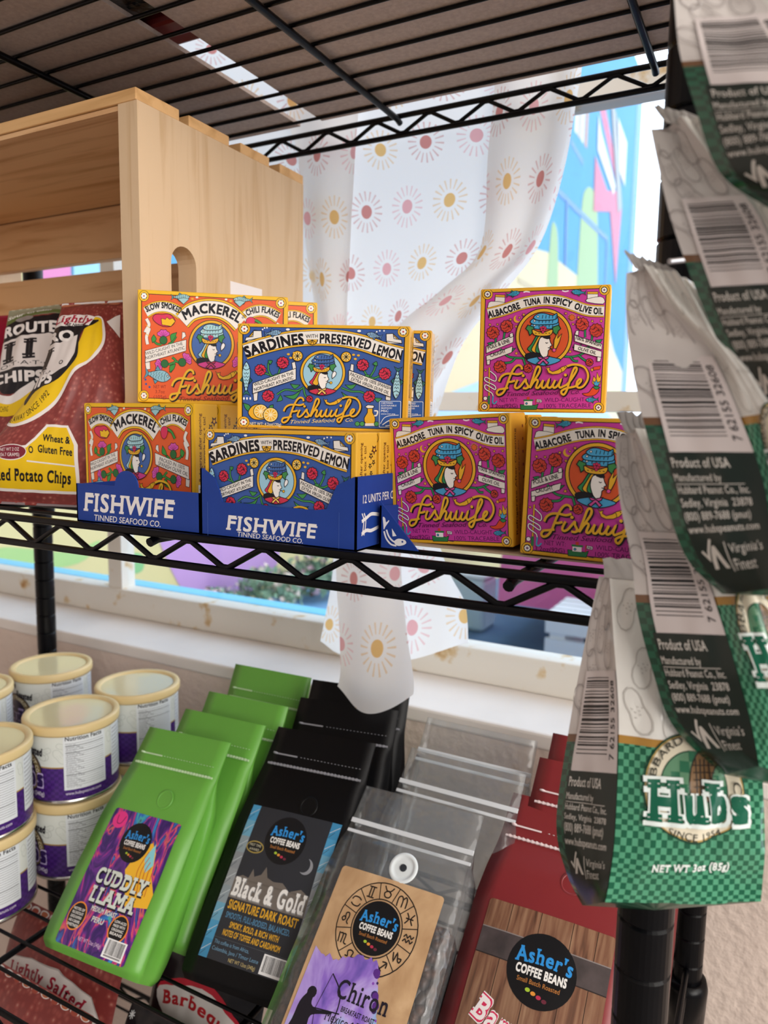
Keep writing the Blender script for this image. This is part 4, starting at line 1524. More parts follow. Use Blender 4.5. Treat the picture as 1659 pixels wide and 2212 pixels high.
BLU = pm('tray_blue_card', '1B3C8E', .55, .3, var=.05, scale=60)
CARD = pm('corrugated_edge', 'B9A58C', .8, .2)
def tray(kind, w, d, front, side_h, artw):
    """cardboard tray: front towards -y at y=0, x centred; front is the outline of the front panel"""
    mb = MB()
    t = .0011
    mb.prism(front, t, BLU)
    if kind == 'open':
        mb.box(-w / 2, w / 2, .016, d, 0, t * .9, CARD)
    else:
        mb.box(-w / 2, w / 2, 0, d, 0, t, BLU)
    for sx in (-1, 1):
        x0 = sx * w / 2
        pts = [(0, 0), (d, 0), (d, side_h), (0, side_h)] if kind != 'open' else [(0, 0), (d, 0), (d, .022), (.03, .022), (0, .024)]
        Mx = Matrix.Translation((x0 - (t if sx > 0 else 0), 0, 0)) @ Matrix(((0, 1, 0, 0), (1, 0, 0, 0), (0, 0, 1, 0), (0, 0, 0, 1)))
        mb.prism(pts, t, BLU, Mx)
    mb.box(-w / 2, w / 2, d - t, d, 0, side_h, BLU)
    return mb
# left tray with the round tab
w = .1105
xc = -.3668
fr = [(-w / 2, 0), (w / 2, 0), (w / 2, .0258)]
cxx = -w / 2 + .0475
fr += [(cxx + .0105 * math.cos(R(a)), .0262 + .0105 * math.sin(R(a))) for a in range(0, 181, 12)]
fr += [(-w / 2, .0262)]
mb = tray('tab', w, .118, fr, .0258, None)
a = Art(quad=((25, 490), (640, 545), (645, 735), (25, 665)))
a.text('FISHWIFE', [(60, 614), (514, 658)], 84, 'E9E4E2', .03, 0, .05)
a.text('TINNED SEAFOOD CO.', [(112, 662), (448, 698)], 28, 'E9E4E2', .01)
mb.art(a, Plane((-w / 2, 0, .0262), (w, 0, 0), (0, 0, -.0262), (0, -1, 0)))
tag(mb.obj('display_tray', loc=W(xc - .0002, .3465, DZ)), 'blue cardboard tray with a round tab in its front edge, under the mackerel boxes', 'tray', 'blue display trays')
# middle tray with the torn-out front
xs = lambda x: -w / 2 + (x - 655) / 780 * w
fr = [(-w / 2, 0), (w / 2, 0), (w / 2, .0412), (w / 2 - .0015, .0412), (xs(1345), .036), (xs(1322), .029), (xs(1300), .0225)]
rnd = random.Random(4)
fr += [(xs(1290 - k * 46), .0215 + rnd.uniform(-.0004, .0005)) for k in range(1, 11)]
fr += [(xs(775), .0215), (xs(762), .027), (xs(735), .0355), (-w / 2 + .002, .0412), (-w / 2, .0412)]
mb = tray('torn', w, .080, fr, .0412, None)
a = Art(quad=((655, 365), (1435, 400), (1440, 825), (655, 735)))
a.text('FISHWIFE', [(780, 700), (1234, 748)], 82, 'E9E4E2', .03, 0, .05)
a.text('TINNED SEAFOOD CO.', [(835, 740), (1168, 778)], 28, 'E9E4E2', .01)
a.line([(690, 548), (690, 742)], 3, '3A57A4')
a.line([(1350, 600), (1352, 808)], 3, '3A57A4')
mb.art(a, Plane((-w / 2, 0, .0412), (w, 0, 0), (0, 0, -.0412), (0, -1, 0)))
a = Art(size=(800, 412))
a.text('12 UNITS PER CASE', [(70, 150), (520, 150)], 48, 'E9E4E2', .01)
for (y, e) in ((230, 0), (300, 1)):
    a.curve([(60, y + 20), (110, y + 5), (170, y - 12 + 24 * e), (260, y)], 20, 'E9E4E2')
for dx in (0, 22):
    a.curve([(60 + dx, 205), (80 + dx, 240), (75 + dx, 290), (60 + dx, 330)], 9, 'E9E4E2')
mb.art(a, Plane((w / 2, 0, .0412), (0, .080, 0), (0, 0, -.0412), (1, 0, 0)))
tag(mb.obj('display_tray', loc=W(-.2553, .3458, DZ)), 'blue cardboard tray with a torn-out front, under the sardine boxes', 'tray', 'blue display trays')
# right tray: only triangular corners left at the front
wt = .156
mb = tray('open', wt, .095, [(-wt / 2, 0), (-wt / 2 + .0245, 0), (-wt / 2, .0265)], .022, None)
mb.prism([(wt / 2, 0), (wt / 2, .0265), (wt / 2 - .0245, 0)], .0011, BLU)
a = Art(size=(245, 265))
WH = 'EDEAEA'
a.shape(smooth([(20, 90), (35, 95), (42, 118), (58, 105), (60, 112), (40, 140), (28, 160), (24, 130)], 3, True), WH)
a.curve([(45, 160), (60, 195), (85, 220), (120, 232)], 10, WH)
a.curve([(30, 170), (45, 210), (75, 240), (110, 246)], 10, WH)
a.shape(smooth([(95, 225), (120, 205), (160, 208), (172, 225), (150, 240), (115, 245)], 4, True), WH)
a.circ(148, 220, 6, '1B3C8E', n=10)
a.shape([(80, 150), (110, 190), (85, 195)], WH)
mb.art(a, Plane((-wt / 2, 0, .0265), (.0245, 0, 0), (0, 0, -.0265), (0, -1, 0)))
tag(mb.obj('display_tray', loc=W(-.1190, .3672, DZ)), 'dark blue tray with only its corners left, one showing a fish, under tuna boxes', 'tray', 'blue display trays')

# ------------------------------------------------------------------ bags: pillow packs and side-gusset packs
def res(rows, n):
    """resample rows of points (each row a tuple of Vectors) to n rows"""
    k = len(rows[0])
    cols = []
    mid = [sum((Vector(q) for q in r), Vector()) / k for r in rows]
    acc = [0.0]
    for a, b in zip(mid, mid[1:]):
        acc.append(acc[-1] + (b - a).length)
    for c in range(k):
        P = [Vector(r[c]) for r in rows]
        m_ = len(P)
        S = []
        for i in range(n):
            d = i / (n - 1) * acc[-1]
            a = 0
            while a < m_ - 2 and d > acc[a + 1]:
                a += 1
            f = (d - acc[a]) / (acc[a + 1] - acc[a])
            p0, p1, p2, p3 = P[max(a - 1, 0)], P[a], P[a + 1], P[min(a + 2, m_ - 1)]
            S.append(0.5 * ((2 * p1) + (p2 - p0) * f + (2 * p0 - 5 * p1 + 4 * p2 - p3) * f * f + (3 * p1 - p0 - 3 * p2 + p3) * f ** 3))
        cols.append(S)
    return [[cols[c][i] for c in range(k)] for i in range(n)]

def pillow(name, rows, thick, body, art=None, origin=None, wr=.002, nr=46, nc=38, seed=0, parent=None, base=.00025):
    """pillow pack from left/right edge points, front bulging towards the viewer side of the rows"""
    rr = res(rows, nr)
    o = origin if origin is not None else W(0, 0)
    F_, B_ = [], []
    for i, (a, b) in enumerate(rr):
        t = i / (nr - 1)
        dn = (rr[min(i + 1, nr - 1)][0] - rr[max(i - 1, 0)][0])
        n_ = dn.cross(b - a).normalized()
        fr, bk = [], []
        for j in range(nc):
            s_ = j / (nc - 1)
            e = (math.sin(math.pi * s_) ** .55) * (max(0, math.sin(math.pi * min(max((t - .04) / .92, 0), 1))) ** .5)
            p = a * (1 - s_) + b * s_
            w_ = wr * noise.noise(Vector((s_ * 4 + seed, t * 5, seed * 1.7))) + wr * .7 * noise.noise(Vector((s_ * 11, t * 4 + seed, 3)))
            fr.append(W(*(p + n_ * (thick * .5 * e + w_ * (.25 + e)))) - o)
            bk.append(W(*(p - n_ * (thick * .5 * e))) - o)
        F_.append(fr)
        B_.append(bk)
    mb = MB()
    uv = lambda t, s_: (s_, 1 - t)
    mb.grid(F_, body, True, uv)
    mb.grid(B_, body, True, uv, flip=True)
    if art:
        mb.art(art, Grid(F_), base, .00007)
    return mb.obj(name, parent, loc=o if parent is None else None)

def burlap(name, c1, c2, c3, sc=(46, 60)):
    if name in _M:
        return _M[name]
    m = bpy.data.materials.new(name)
    m.use_nodes = True
    n, l = m.node_tree.nodes, m.node_tree.links
    b = n['Principled BSDF']
    t = n.new('ShaderNodeTexCoord')
    mp = n.new('ShaderNodeMapping')
    mp.inputs['Scale'].default_value = (sc[0], sc[1], 1)
    l.new(t.outputs['UV'], mp.inputs[0])
    v = n.new('ShaderNodeTexVoronoi')
    v.inputs['Scale'].default_value = 1.0
    v.inputs['Randomness'].default_value = .8
    l.new(mp.outputs[0], v.inputs['Vector'])
    r = ramp(n, [(0.0, c3), (.25, c2), (.55, c1), (1.0, c1)])
    l.new(v.outputs['Distance'], r.inputs[0])
    nz = n.new('ShaderNodeTexNoise')
    nz.inputs['Scale'].default_value = 5
    l.new(t.outputs['UV'], nz.inputs['Vector'])
    q = mixc(n, l, nz.outputs['Fac'], r.outputs[0], c1)
    l.new(q, b.inputs['Base Color'])
    b.inputs['Roughness'].default_value = .38
    _M[name] = m
    return m
RB = burlap('red_burlap_print', '7E322F', 'A9564C', 'E0AE9A', (26, 46))
OFF = 'E4DCD8'

def outline_map(tab):
    """artwork units (x right, y down) to the bag's own u, v using its left and right outline"""
    def f(x, y):
        k = 0
        while k < len(tab) - 2 and y > tab[k + 1][0]:
            k += 1
        (ya, la, ra), (yb, lb, rb) = tab[k], tab[k + 1]
        t = (y - ya) / (yb - ya)
        L_, R_ = la + (lb - la) * t, ra + (rb - ra) * t
        return ((x - L_) / (R_ - L_), (y - tab[0][0]) / (tab[-1][0] - tab[0][0]))
    return f

def route_art(tab, mode):
    a = Art(fn=outline_map(tab))
    Y = 'E2B918'
    if mode == 'front':
        a.poly([(560, 90), (1330, 70), (1330, 118), (560, 140)], 'D8CFCC')
        for x in (690, 785, 925, 1065, 1190):
            a.shape(smooth([(x - 52, 135), (x + 48, 128), (x + 46, 180), (x, 190), (x - 46, 182)], 3, True), 'B4684A')
        a.poly([(1130, 430), (1260, 330), (1260, 585)], OFF)
        a.shape(smooth([(1080, 400), (1118, 520), (1110, 680), (1020, 830), (830, 985), (640, 1240), (420, 1390), (200, 1440), (60, 1390), (40, 1240), (300, 1000), (800, 760), (980, 430)], 5, True), OFF)
        a.shape(smooth([(1075, 420), (1095, 540), (1085, 680), (990, 820), (800, 975), (610, 1220), (400, 1360), (210, 1410), (90, 1370), (80, 1260), (300, 1020), (800, 760), (960, 440)], 5, True), Y)
        a.shape(smooth([(470, 480), (600, 470), (1060, 440), (900, 560), (860, 660), (850, 840), (740, 960), (600, 1060), (360, 1120), (260, 1240), (200, 1120), (130, 1160), (150, 1080), (400, 900), (430, 620)], 4, True), '17141A')
        a.shape([(560, 350), (640, 330), (840, 350), (1020, 405), (960, 510), (760, 480), (520, 455)], OFF)
        a.text('Lightly', [(570, 425), (760, 430), (985, 490)], 85, 'A8243C', .03, .2, .05)
        a.text('All Natural', [(690, 470), (930, 510)], 36, '17141A', .02, .2)
        a.shape([(450, 640), (640, 660), (840, 600), (820, 790), (740, 920), (560, 990), (260, 985), (350, 880), (440, 800)], 'D9CFCB')
        a.text('RO', [(480, 625), (790, 660)], 120, 'E6DEDA', .05, -.1)
        a.text('1', [(400, 890), (560, 905)], 200, '17141A', .07, .3, .05)
        a.circ(672, 875, 26, '17141A', ry=22)
        a.circ(672, 875, 16, 'D9CFCB', ry=14)
        a.text('O-T-A', [(320, 935), (560, 985)], 42, '17141A', .0)
        a.text('HIPS', [(190, 1100), (590, 1060)], 105, 'E6DEDA', .05, .3)
        a.text('CHIPPING AWAY SINCE 1992', [(-120, 1330), (120, 1385), (300, 1370), (430, 1290), (555, 1170)], 62, '17141A', .0, 0, .03)
        a.shape([(-400, 1660), (330, 1620), (420, 1560), (540, 1440), (760, 1455), (850, 1620), (860, 1990), (-400, 1960)], OFF)
        a.shape([(-400, 1685), (340, 1640), (430, 1580), (550, 1465), (745, 1475), (810, 1620), (830, 1965), (-400, 1930)], Y)
        a.text('Wheat &', [(500, 1585), (770, 1610)], 58, '17141A', .03)
        a.text('Gluten Free', [(450, 1672), (790, 1700)], 58, '17141A', .03)
        a.circ(384, 1655, 22, '17141A', ry=26)
        a.circ(384, 1655, 13, Y, ry=16)
        a.circ(170, 1668, 172, OFF, ry=62)
        a.circ(170, 1668, 165, '7A2434', ry=55)
        a.text('NET WT 2 OZ', [(60, 1660), (265, 1662)], 26, OFF)
        a.text('(56.7 GRAMS)', [(60, 1700), (265, 1702)], 26, OFF)
        a.line([(335, 1735), (815, 1775)], 10, OFF)
        a.text('Cooked Potato Chips', [(-160, 1875), (300, 1880), (770, 1905)], 92, '17141A', .035, 0, .04)
        a.poly([(-400, 2100), (1000, 2110), (1000, 2190), (-400, 2170)], '8A7A7C')
    else:
        a.poly([(70, 90), (760, 60), (760, 330), (60, 360)], '8F8C74')
        for x in range(120, 660, 75):
            a.poly([(x, 110), (x + 40, 108), (x + 36, 170), (x + 4, 172)], 'B4B09A')
        a.curve([(60, 380), (300, 320), (560, 300), (700, 300)], 60, '5E6A3A')
        a.text('Sour Cream', [(90, 350), (300, 305), (560, 285)], 46, 'E8E4DC', .02, .3)
        a.shape(smooth([(10, 480), (150, 390), (330, 370), (560, 360), (720, 380), (720, 1100), (400, 1120), (100, 1190), (-40, 1120), (-60, 800)], 3, True), '17141A')
        a.circ(280, 370, 100, '8A807C', ry=34)
        a.text('ROUTE', [(50, 548), (640, 555)], 120, 'E6DEDA', .05, -.06)
        a.shape([(-60, 610), (560, 570), (660, 600), (640, 900), (500, 940), (-60, 930)], 'D9CFCB')
        a.text('1', [(40, 848), (210, 845)], 215, '17141A', .07, .1, .09)
        a.text('1', [(285, 838), (440, 832)], 205, '17141A', .07, .1, .09)
        a.text('P·O·T·A·T·O', [(-90, 920), (300, 912), (600, 930)], 42, '17141A')
        a.text('CHIPS', [(-120, 1065), (190, 1075), (520, 1080)], 105, 'E6DEDA', .05, .05)
        a.curve([(-150, 1200), (60, 1260), (200, 1230), (420, 1120)], 110, OFF)
        a.curve([(-150, 1270), (60, 1330), (260, 1290), (520, 1130)], 110, Y)
        a.text('MUNCHING', [(-60, 1345), (100, 1340)], 50, '17141A', .0, 0, .03)
    return a
CH = {'b2': [((-0.543, 0.4379, 0.0963), (-0.4948, 0.464, 0.1)), ((-0.5267, 0.4132, 0.0606), (-0.4725, 0.442, 0.0616)), ((-0.5215, 0.3942, 0.0261), (-0.4594, 0.4272, 0.0273)), ((-0.5325, 0.3722, -0.0088), (-0.4524, 0.4151, -0.0055)), ((-0.548, 0.3546, -0.0357), (-0.4534, 0.405, -0.0339)), ((-0.5587, 0.3561, -0.0671), (-0.47, 0.4026, -0.0700))],
      'b1': [((-0.6518, 0.4658, 0.0995), (-0.602, 0.4933, 0.1079)), ((-0.635, 0.445, 0.0593), (-0.5753, 0.4774, 0.0647)), ((-0.6231, 0.428, 0.0207), (-0.5588, 0.4622, 0.0219)), ((-0.6337, 0.4113, -0.0166), (-0.5517, 0.4548, -0.0151)), ((-0.6498, 0.3988, -0.0456), (-0.5497, 0.452, -0.0437)), ((-0.6478, 0.396, -0.0698), (-0.5476, 0.449, -0.0698))],
      'b0': [((-0.7765, 0.48, 0.0999), (-0.7129, 0.5146, 0.1058)), ((-0.7589, 0.4569, 0.0457), (-0.6889, 0.4948, 0.0516)), ((-0.7486, 0.4435, -0.001), (-0.6752, 0.4826, 0.0004)), ((-0.7363, 0.4277, -0.0698), (-0.6599, 0.4683, -0.0698))]}
T2 = [(73, 649, 1322), (481, 538, 1322), (913, 385, 1308), (1370, 48, 1260), (1731, -288, 1154), (2140, -337, 986)]
T1 = [(154, 96, 721), (577, 24, 793), (1010, -48, 793), (1442, -288, 793), (1779, -529, 793), (2115, -529, 793)]
tag(pillow('chip_bag', CH['b2'], .030, RB, route_art(T2, 'front'), wr=.0022, seed=2), 'red burlap patterned chip bag with yellow panel, in front in the crate mouth', 'chip bag', 'bags of potato chips on the middle shelf')
tag(pillow('chip_bag', CH['b1'], .026, RB, route_art(T1, 'back'), wr=.002, seed=7), 'chip bag with grey-green top band and black shield, second from the front', 'chip bag', 'bags of potato chips on the middle shelf')
tag(pillow('chip_bag', CH['b0'], .024, pm('crimson_film', '8A1230', .3, .5, var=.1, scale=8), None, wr=.002, seed=9), 'plain crimson chip bag at the left edge inside the crate', 'chip bag', 'bags of potato chips on the middle shelf')

# chip bags on the bottom shelf, leaning back under the wires of the lower shelf
def low_bag(x0, x1, y, mode, seed, label, yt=.0, zt=-.505):
    zb = ZL['bot'] + .0025
    rows = [((x0 + .002, y + .062 + yt, zt), (x1 - .002, y + .060 + yt, zt - .001)), ((x0, y + .045 + yt, zt - .035), (x1, y + .043 + yt, zt - .035)), ((x0, y + .02, zt - .11), (x1, y + .02, zt - .11)), ((x0, y + .003, zt - .20), (x1, y + .003, zt - .20)), ((x0 + .004, y, zb), (x1 - .004, y, zb))]
    a = Art(size=(1, 2.1))
    if mode == 'salt':
        for k in range(11):
            x = .06 + k * .088
            a.circ(x, .05, .040, OFF, ry=.034, n=12)
            a.circ(x, .054 + .008 * (k % 2), .030, ('B4684A', 'A04A3C')[k % 2], ry=.024, n=12)
        a.shape([(-.02, .52), (.06, .36), (.30, .29), (.55, .27), (.84, .34), (.90, .42), (1.02, .60), (.88, .64), (.6, .54), (.3, .53), (.0, .62)], OFF, .008, 'B8AFAA')
        a.text('Lightly', [(.14, .455), (.30, .42), (.46, .405)], .085, 'A8243C', .03, .1, .05)
        a.text('Salted', [(.50, .405), (.65, .42), (.80, .455)], .085, 'A8243C', .03, .1, .05)
        a.text('All Natural 2 oz', [(.25, .50), (.5, .46), (.72, .485)], .035, '17141A', .02)
        a.shape([(.08, .60), (.3, .54), (.6, .54), (.86, .62), (.9, .9), (.5, 1.25), (.1, .9)], '17141A')
        a.text('ROUTE', [(.18, .72), (.5, .68), (.80, .72)], .10, 'D8D0CC', .05)
        a.shape([(.14, .75), (.84, .75), (.8, .95), (.5, 1.1), (.2, .95)], 'D9CFCB')
        a.text('11', [(.36, .95), (.64, .95)], .16, '17141A', .07, 0, .08)
        a.curve([(.88, .64), (.96, .85), (.7, 1.2), (.4, 1.35)], .06, 'E2B918')
        body = RB
    else:
        a.shape(smooth([(.10, .30), (.5, .20), (.84, .30), (.92, .46), (.6, .44), (.2, .46)], 4, True), 'C8283A')
        a.shape(smooth([(.10, .33), (.5, .23), (.82, .32), (.90, .46), (.6, .45), (.2, .47)], 4, True), OFF)
        a.text('Barbeque', [(.17, .42), (.45, .36), (.84, .43)], .085, 'C0262E', .035, 0, .05)
        a.text('ROUTE', [(.2, .62), (.5, .57), (.8, .62)], .11, '6E666C', .05)
        for (x, y_) in ((.05, .12), (.97, .30), (.93, .55), (.08, .6)):
            for q in range(4):
                a.line([(x - .03 * math.cos(R(45 * q)), y_ - .03 * math.sin(R(45 * q))), (x + .03 * math.cos(R(45 * q)), y_ + .03 * math.sin(R(45 * q)))], .008, 'D8D8DA')
        body = pm('black_chip_film', '141217', .25, .5, var=.3, scale=10)
    tag(pillow('chip_bag', rows, .034, body, a, wr=.0025, seed=seed), label, 'chip bag', 'bags of potato chips on the bottom shelf')
low_bag(-.672, -.512, .405, 'salt', 21, 'red lightly salted chip bag under the green coffee bag, the one farther back')
low_bag(-.655, -.500, .352, 'salt', 23, 'red chip bag at the bottom left, only its potato-edged top showing', zt=-.528)
low_bag(-.505, -.375, .445, 'bbq', 25, 'black barbeque chip bag below the black coffee bag, the one farther back')
low_bag(-.492, -.372, .385, 'bbq', 27, 'black chip bag in front of the other barbeque chip bag', zt=-.532)

# ------------------------------------------------------------------ cans of nuts on the lower shelf
ZS = ZL['low'] + .0018
CR, CHh = .0465, .084
def can_print():
    m = bpy.data.materials.new('can_label_print')
    m.use_nodes = True
    n, l = m.node_tree.nodes, m.node_tree.links
    b = n['Principled BSDF']
    t = n.new('ShaderNodeTexCoord')
    s = n.new('ShaderNodeSeparateXYZ')
    l.new(t.outputs['UV'], s.inputs[0])
    mp = n.new('ShaderNodeMapping')
    mp.inputs['Scale'].default_value = (72, 22, 1)
    l.new(t.outputs['UV'], mp.inputs[0])
    ck = n.new('ShaderNodeTexChecker')
    ck.inputs['Scale'].default_value = 1.0
    ck.inputs['Color1'].default_value = lin('4A2478')
    ck.inputs['Color2'].default_value = lin('3B1A66')
    l.new(mp.outputs[0], ck.inputs['Vector'])
    f = mnode(n, l, 'GREATER_THAN', s.outputs[1], .50)
    g = mnode(n, l, 'LESS_THAN', mnode(n, l, 'ABSOLUTE', mnode(n, l, 'SUBTRACT', s.outputs[1], .50)), .010)
    c = mixc(n, l, f, ck.outputs[0], 'D9DCD6')
    c = mixc(n, l, g, c, 'A88640')
    l.new(c, b.inputs['Base Color'])
    b.inputs['Roughness'].default_value = .3
    return m
CANP = can_print()
SILV = pm('tin_plate', 'D8D4CC', .25, .5, 1.0)
LIDM = pm('cream_plastic_lid', 'D9C08C', .38, .4)
LIDC = pm('lid_disc', 'D6C9A0', .12, .5)

def peanut(a, x, y, s_, ang, col, w):
    pts = []
    for k in range(20):
        t = 2 * math.pi * k / 20
        r = s_ * (1 + .38 * math.cos(2 * t) + .06 * math.cos(t))
        px, py = r * math.cos(t) * 1.15, r * math.sin(t) * 1.05
        pts.append((x + px * math.cos(ang) - py * math.sin(ang), y + px * math.sin(ang) + py * math.cos(ang)))
    a.line(pts, w, col, True)
    for k in range(7):
        u, v = math.cos(k * 2.4) * s_ * .5 * (k / 7 + .3), math.sin(k * 2.4) * s_ * .4 * (k / 7 + .3)
        a.line([(x + u - s_ * .07, y + v), (x + u + s_ * .07, y + v + s_ * .05)], w * .8, col)

def can(loc, rz):
    t = empty('nut_can', W(*loc), (0, 0, R(rz)))
    mb = MB()
    mb.lathe([(CR - .001, 0), (CR + .0008, .0006), (CR + .0008, .003), (CR, .0042)], SILV, 48)
    # label wrap with u round the can, starting at the back
    g = []
    for i in range(2):
        g.append([Vector((CR * math.cos(R(90 + 360 * k / 64)), CR * math.sin(R(90 + 360 * k / 64)), .0042 if i else .0755)) for k in range(65)])
    mb.grid(g, CANP, True, uv=lambda t_, s_: (s_, 1 - t_))
    a = Art(size=(2920, 713))
    rnd = random.Random(8)
    for k in range(26):
        peanut(a, rnd.uniform(40, 2880), rnd.uniform(60, 300), rnd.uniform(38, 60), rnd.uniform(0, 3), 'C2C6C0', 6)
    cx = 1250
    a.circ(cx, 420, 240, '241634', n=40)
    a.circ(cx, 420, 226, '7A6844', n=40)
    a.circ(cx, 420, 160, '241634', n=40)
    a.text('HUBBARD PEANUT CO', [(cx - 170, 420), (cx - 120, 300), (cx, 250), (cx + 120, 300), (cx + 170, 420)], 44, 'E0D6BC', .02, 0, .04)
    a.text('Hubs', [(cx - 240, 560), (cx + 260, 560)], 190, 'B9A8D4', .11, 0, .13)
    a.text('Hubs', [(cx - 230, 556), (cx + 250, 556)], 176, '2A1450', .06, 0, .10)
    a.text('Double', [(cx - 250, 110), (cx - 10, 110)], 70, '1A1420', .05)
    a.text('Roasted', [(cx + 10, 215), (cx + 250, 235)], 84, '1A1420', .05)
    a.text('NET WT 12oz (340g)', [(cx - 180, 665), (cx + 260, 665)], 46, 'D9D0E4', .02)
    x0, x1 = 1720, 2150
    a.rect(x0, 14, x1, 600, 'DCE0E4')
    a.text('Nutrition Facts', [(x0 + 20, 70), (x1 - 40, 70)], 44, '2A2A30', .03)
    for i in range(20):
        y = 100 + i * 24
        a.rect(x0 + 20, y, x1 - 20, y + (7 if i in (1, 4, 14) else 3), '50525C')
        a.text('Total %dg' % (i + 2), [(x0 + 24, y + 20), (x0 + 120 + (i * 37) % 110, y + 20)], 12, '50525C')
    a.text('www.hubspeanuts.com', [(x0 + 10, 655), (x1 - 60, 655)], 34, 'D9D0E4', .01)
    a.rect(2250, 40, 2800, 600, 'DCE0E4')
    for i in range(12):
        a.text('peanuts oil salt', [(2270, 90 + i * 42), (2500 + (i * 61) % 220, 90 + i * 42)], 22, '50525C')
    mb.art(a, Cyl(CR, .0042, .0755, 90, 450), .00015, .00006)
    mb.obj('body', t)
    mb = MB()
    mb.lathe([(CR - .002, .0735), (CR + .0022, .0735), (CR + .0026, .0755), (CR + .0026, .0815), (CR + .0018, .0832), (CR - .0010, .0836), (CR - .0040, .0826), (CR - .0052, .0810)], LIDM, 56, cap1=False)
    mb.lathe([(CR - .0052, .0810), (CR - .012, .0813), (.02, .0813), (.0005, .0812)], LIDC, 56, cap0=False)
    mb.obj('lid', t)
    return t
can0 = None
CG = 'cans of nuts stacked two high'
spots = [(-.655, .5218, 'of the middle stack'), (-.668, .4235, 'of the front left stack'), (-.805, .6135, 'by the back left post'), (-.660, .6205, 'beside the rearmost green bag'), (-.819, .5100, 'at the left edge, behind the front stack')]
for i, (x, y, wh) in enumerate(spots):
    for lev in (0, 1):
        rz = 8 + (i * 5) % 11
        if can0 is None:
            c = can0 = can((x, y, ZS), rz)
        else:
            c = dup(can0)
            c.location = W(x, y, ZS + lev * (CHh + .0002))
            c.rotation_euler = (0, 0, R(rz))
        tag(c, ('cream-lidded purple nut can, upper one %s' if lev else 'purple nut can carrying another can, lower one %s') % wh, 'can', CG)

# ------------------------------------------------------------------ coffee bags on the lower shelf
def foil(name, hexc, rough=.36, var=.05):
    return pm(name, hexc, rough, .5, var=var, scale=14, bump=.10, bscale=22)

def section(w, d, pinch, n=9):
    """bag cross-section, counter-clockwise from the front left: front, right gusset, back, left gusset"""
    pts = []
    r = min(.004, d * .3)
    for k in range(n):
        s_ = k / (n - 1)
        pts.append((-w / 2 + w * s_, -.0035 * math.sin(math.pi * s_) * min(1, d / .02)))
    for s_ in (.25, .5, .75):
        pts.append((w / 2 - pinch * (1 - abs(2 * s_ - 1)), d * s_))
    for k in range(n):
        s_ = k / (n - 1)
        pts.append((w / 2 - w * s_, d))
    for s_ in (.75, .5, .25):
        pts.append((-w / 2 + pinch * (1 - abs(2 * s_ - 1)), d * s_))
    return pts

def gusset_bag(t, mat, prof, seed, name='pouch', wr=.0012):
    """prof: rows (height, width, depth, pinch, front shift)"""
    rows = []
    n = 30
    for i in range(n):
        f = i / (n - 1) * (len(prof) - 1)
        a = min(int(f), len(prof) - 2)
        k = f - a
        rows.append([prof[a][q] * (1 - k) + prof[a + 1][q] * k for q in range(5)])
    loops = []
    for (z, w, d, p, fy) in rows:
        lp = []
        for q, (x, y) in enumerate(section(w, d, p)):
            m_ = wr * (.3 + min(1, d / .03)) * noise.noise(Vector((x * 38 + seed, z * 22, y * 30 + seed)))
            lp.append(Vector((x, y + fy + m_, z)))
        loops.append(lp)
    mb = MB()
    m_ = len(loops[0])
    vs = [p for lp in loops for p in lp]
    fs = [(i * m_ + j, i * m_ + (j + 1) % m_, (i + 1) * m_ + (j + 1) % m_, (i + 1) * m_ + j) for i in range(n - 1) for j in range(m_)]
    mb.add(vs, fs, mat, True)
    mb.add(loops[0], [tuple(range(m_))[::-1]], mat)
    mb.add(loops[-1], [tuple(range(m_))], mat)
    front = [[lp[k] for k in range(9)] for lp in loops][::-1]      # top to bottom
    return mb.obj(name, t), front, rows

PROF = [(.000, .112, .030, .000, .006), (.006, .118, .040, .002, .001), (.02, .120, .042, .005, 0), (.07, .120, .042, .008, 0), (.118, .119, .038, .009, 0), (.140, .114, .028, .008, .002), (.158, .108, .012, .004, .003), (.172, .106, .003, .0, .004), (.2135, .105, .0016, .0, .004)]

def sub_front(front, rows, z0, z1, x0, x1, nr=14, nc=8):
    """a patch of the pouch front between heights z0 (low) and z1 (high)"""
    zs = [r[0] for r in rows]
    def at(x, z):
        k = 0
        rr = front[::-1]
        while k < len(zs) - 2 and z > zs[k + 1]:
            k += 1
        f = (z - zs[k]) / max(1e-9, zs[k + 1] - zs[k])
        a, b = rr[k], rr[k + 1]
        def row(r_):
            w = r_[-1].x - r_[0].x
            s_ = min(max((x - r_[0].x) / w, 0), 1) * (len(r_) - 1)
            j = min(int(s_), len(r_) - 2)
            return r_[j] * (1 - (s_ - j)) + r_[j + 1] * (s_ - j)
        p = row(a) * (1 - f) + row(b) * f
        p.x = x
        return p + Vector((0, -.0004, 0))
    return [[at(x0 + (x1 - x0) * j / (nc - 1), z1 + (z0 - z1) * i / (nr - 1)) for j in range(nc)] for i in range(nr)]

def zip_strip(t, front, rows, x0, x1, mat, z=.176):
    mb = MB()
    zt = z + .0105
    def y(z_):
        return sub_front(front, rows, z_, z_ + .001, -.04, .04, 2, 2)[1][0].y - .0004
    mb.tube([(x0, y(z), z), (x1, y(z), z)], .0011, mat, 8)
    for k in range(26):
        x = x0 + .004 + (x1 - x0 - .008) * k / 25
        mb.box(x - .0008, x + .0008, y(z) - .0014, y(z) + .0006, z - .0012, z + .0012, mat)
        if k > 7:
            mb.lathe([(.0005, -.0002), (.0011, 0), (.0005, .0003)], mat, 8, (x, y(zt) - .0006, zt))
    mb.box(x0 + .004, x0 + .030, y(zt) - .0006, y(zt), zt - .0007, zt + .0007, mat)
    mb.lathe([(.0004, -.001), (.0026, -.0006), (.0026, .0006), (.0004, .001)], mat, 12, (x0 + .005, y(zt) - .001, zt))
    return mb.obj('zip_strip', t)

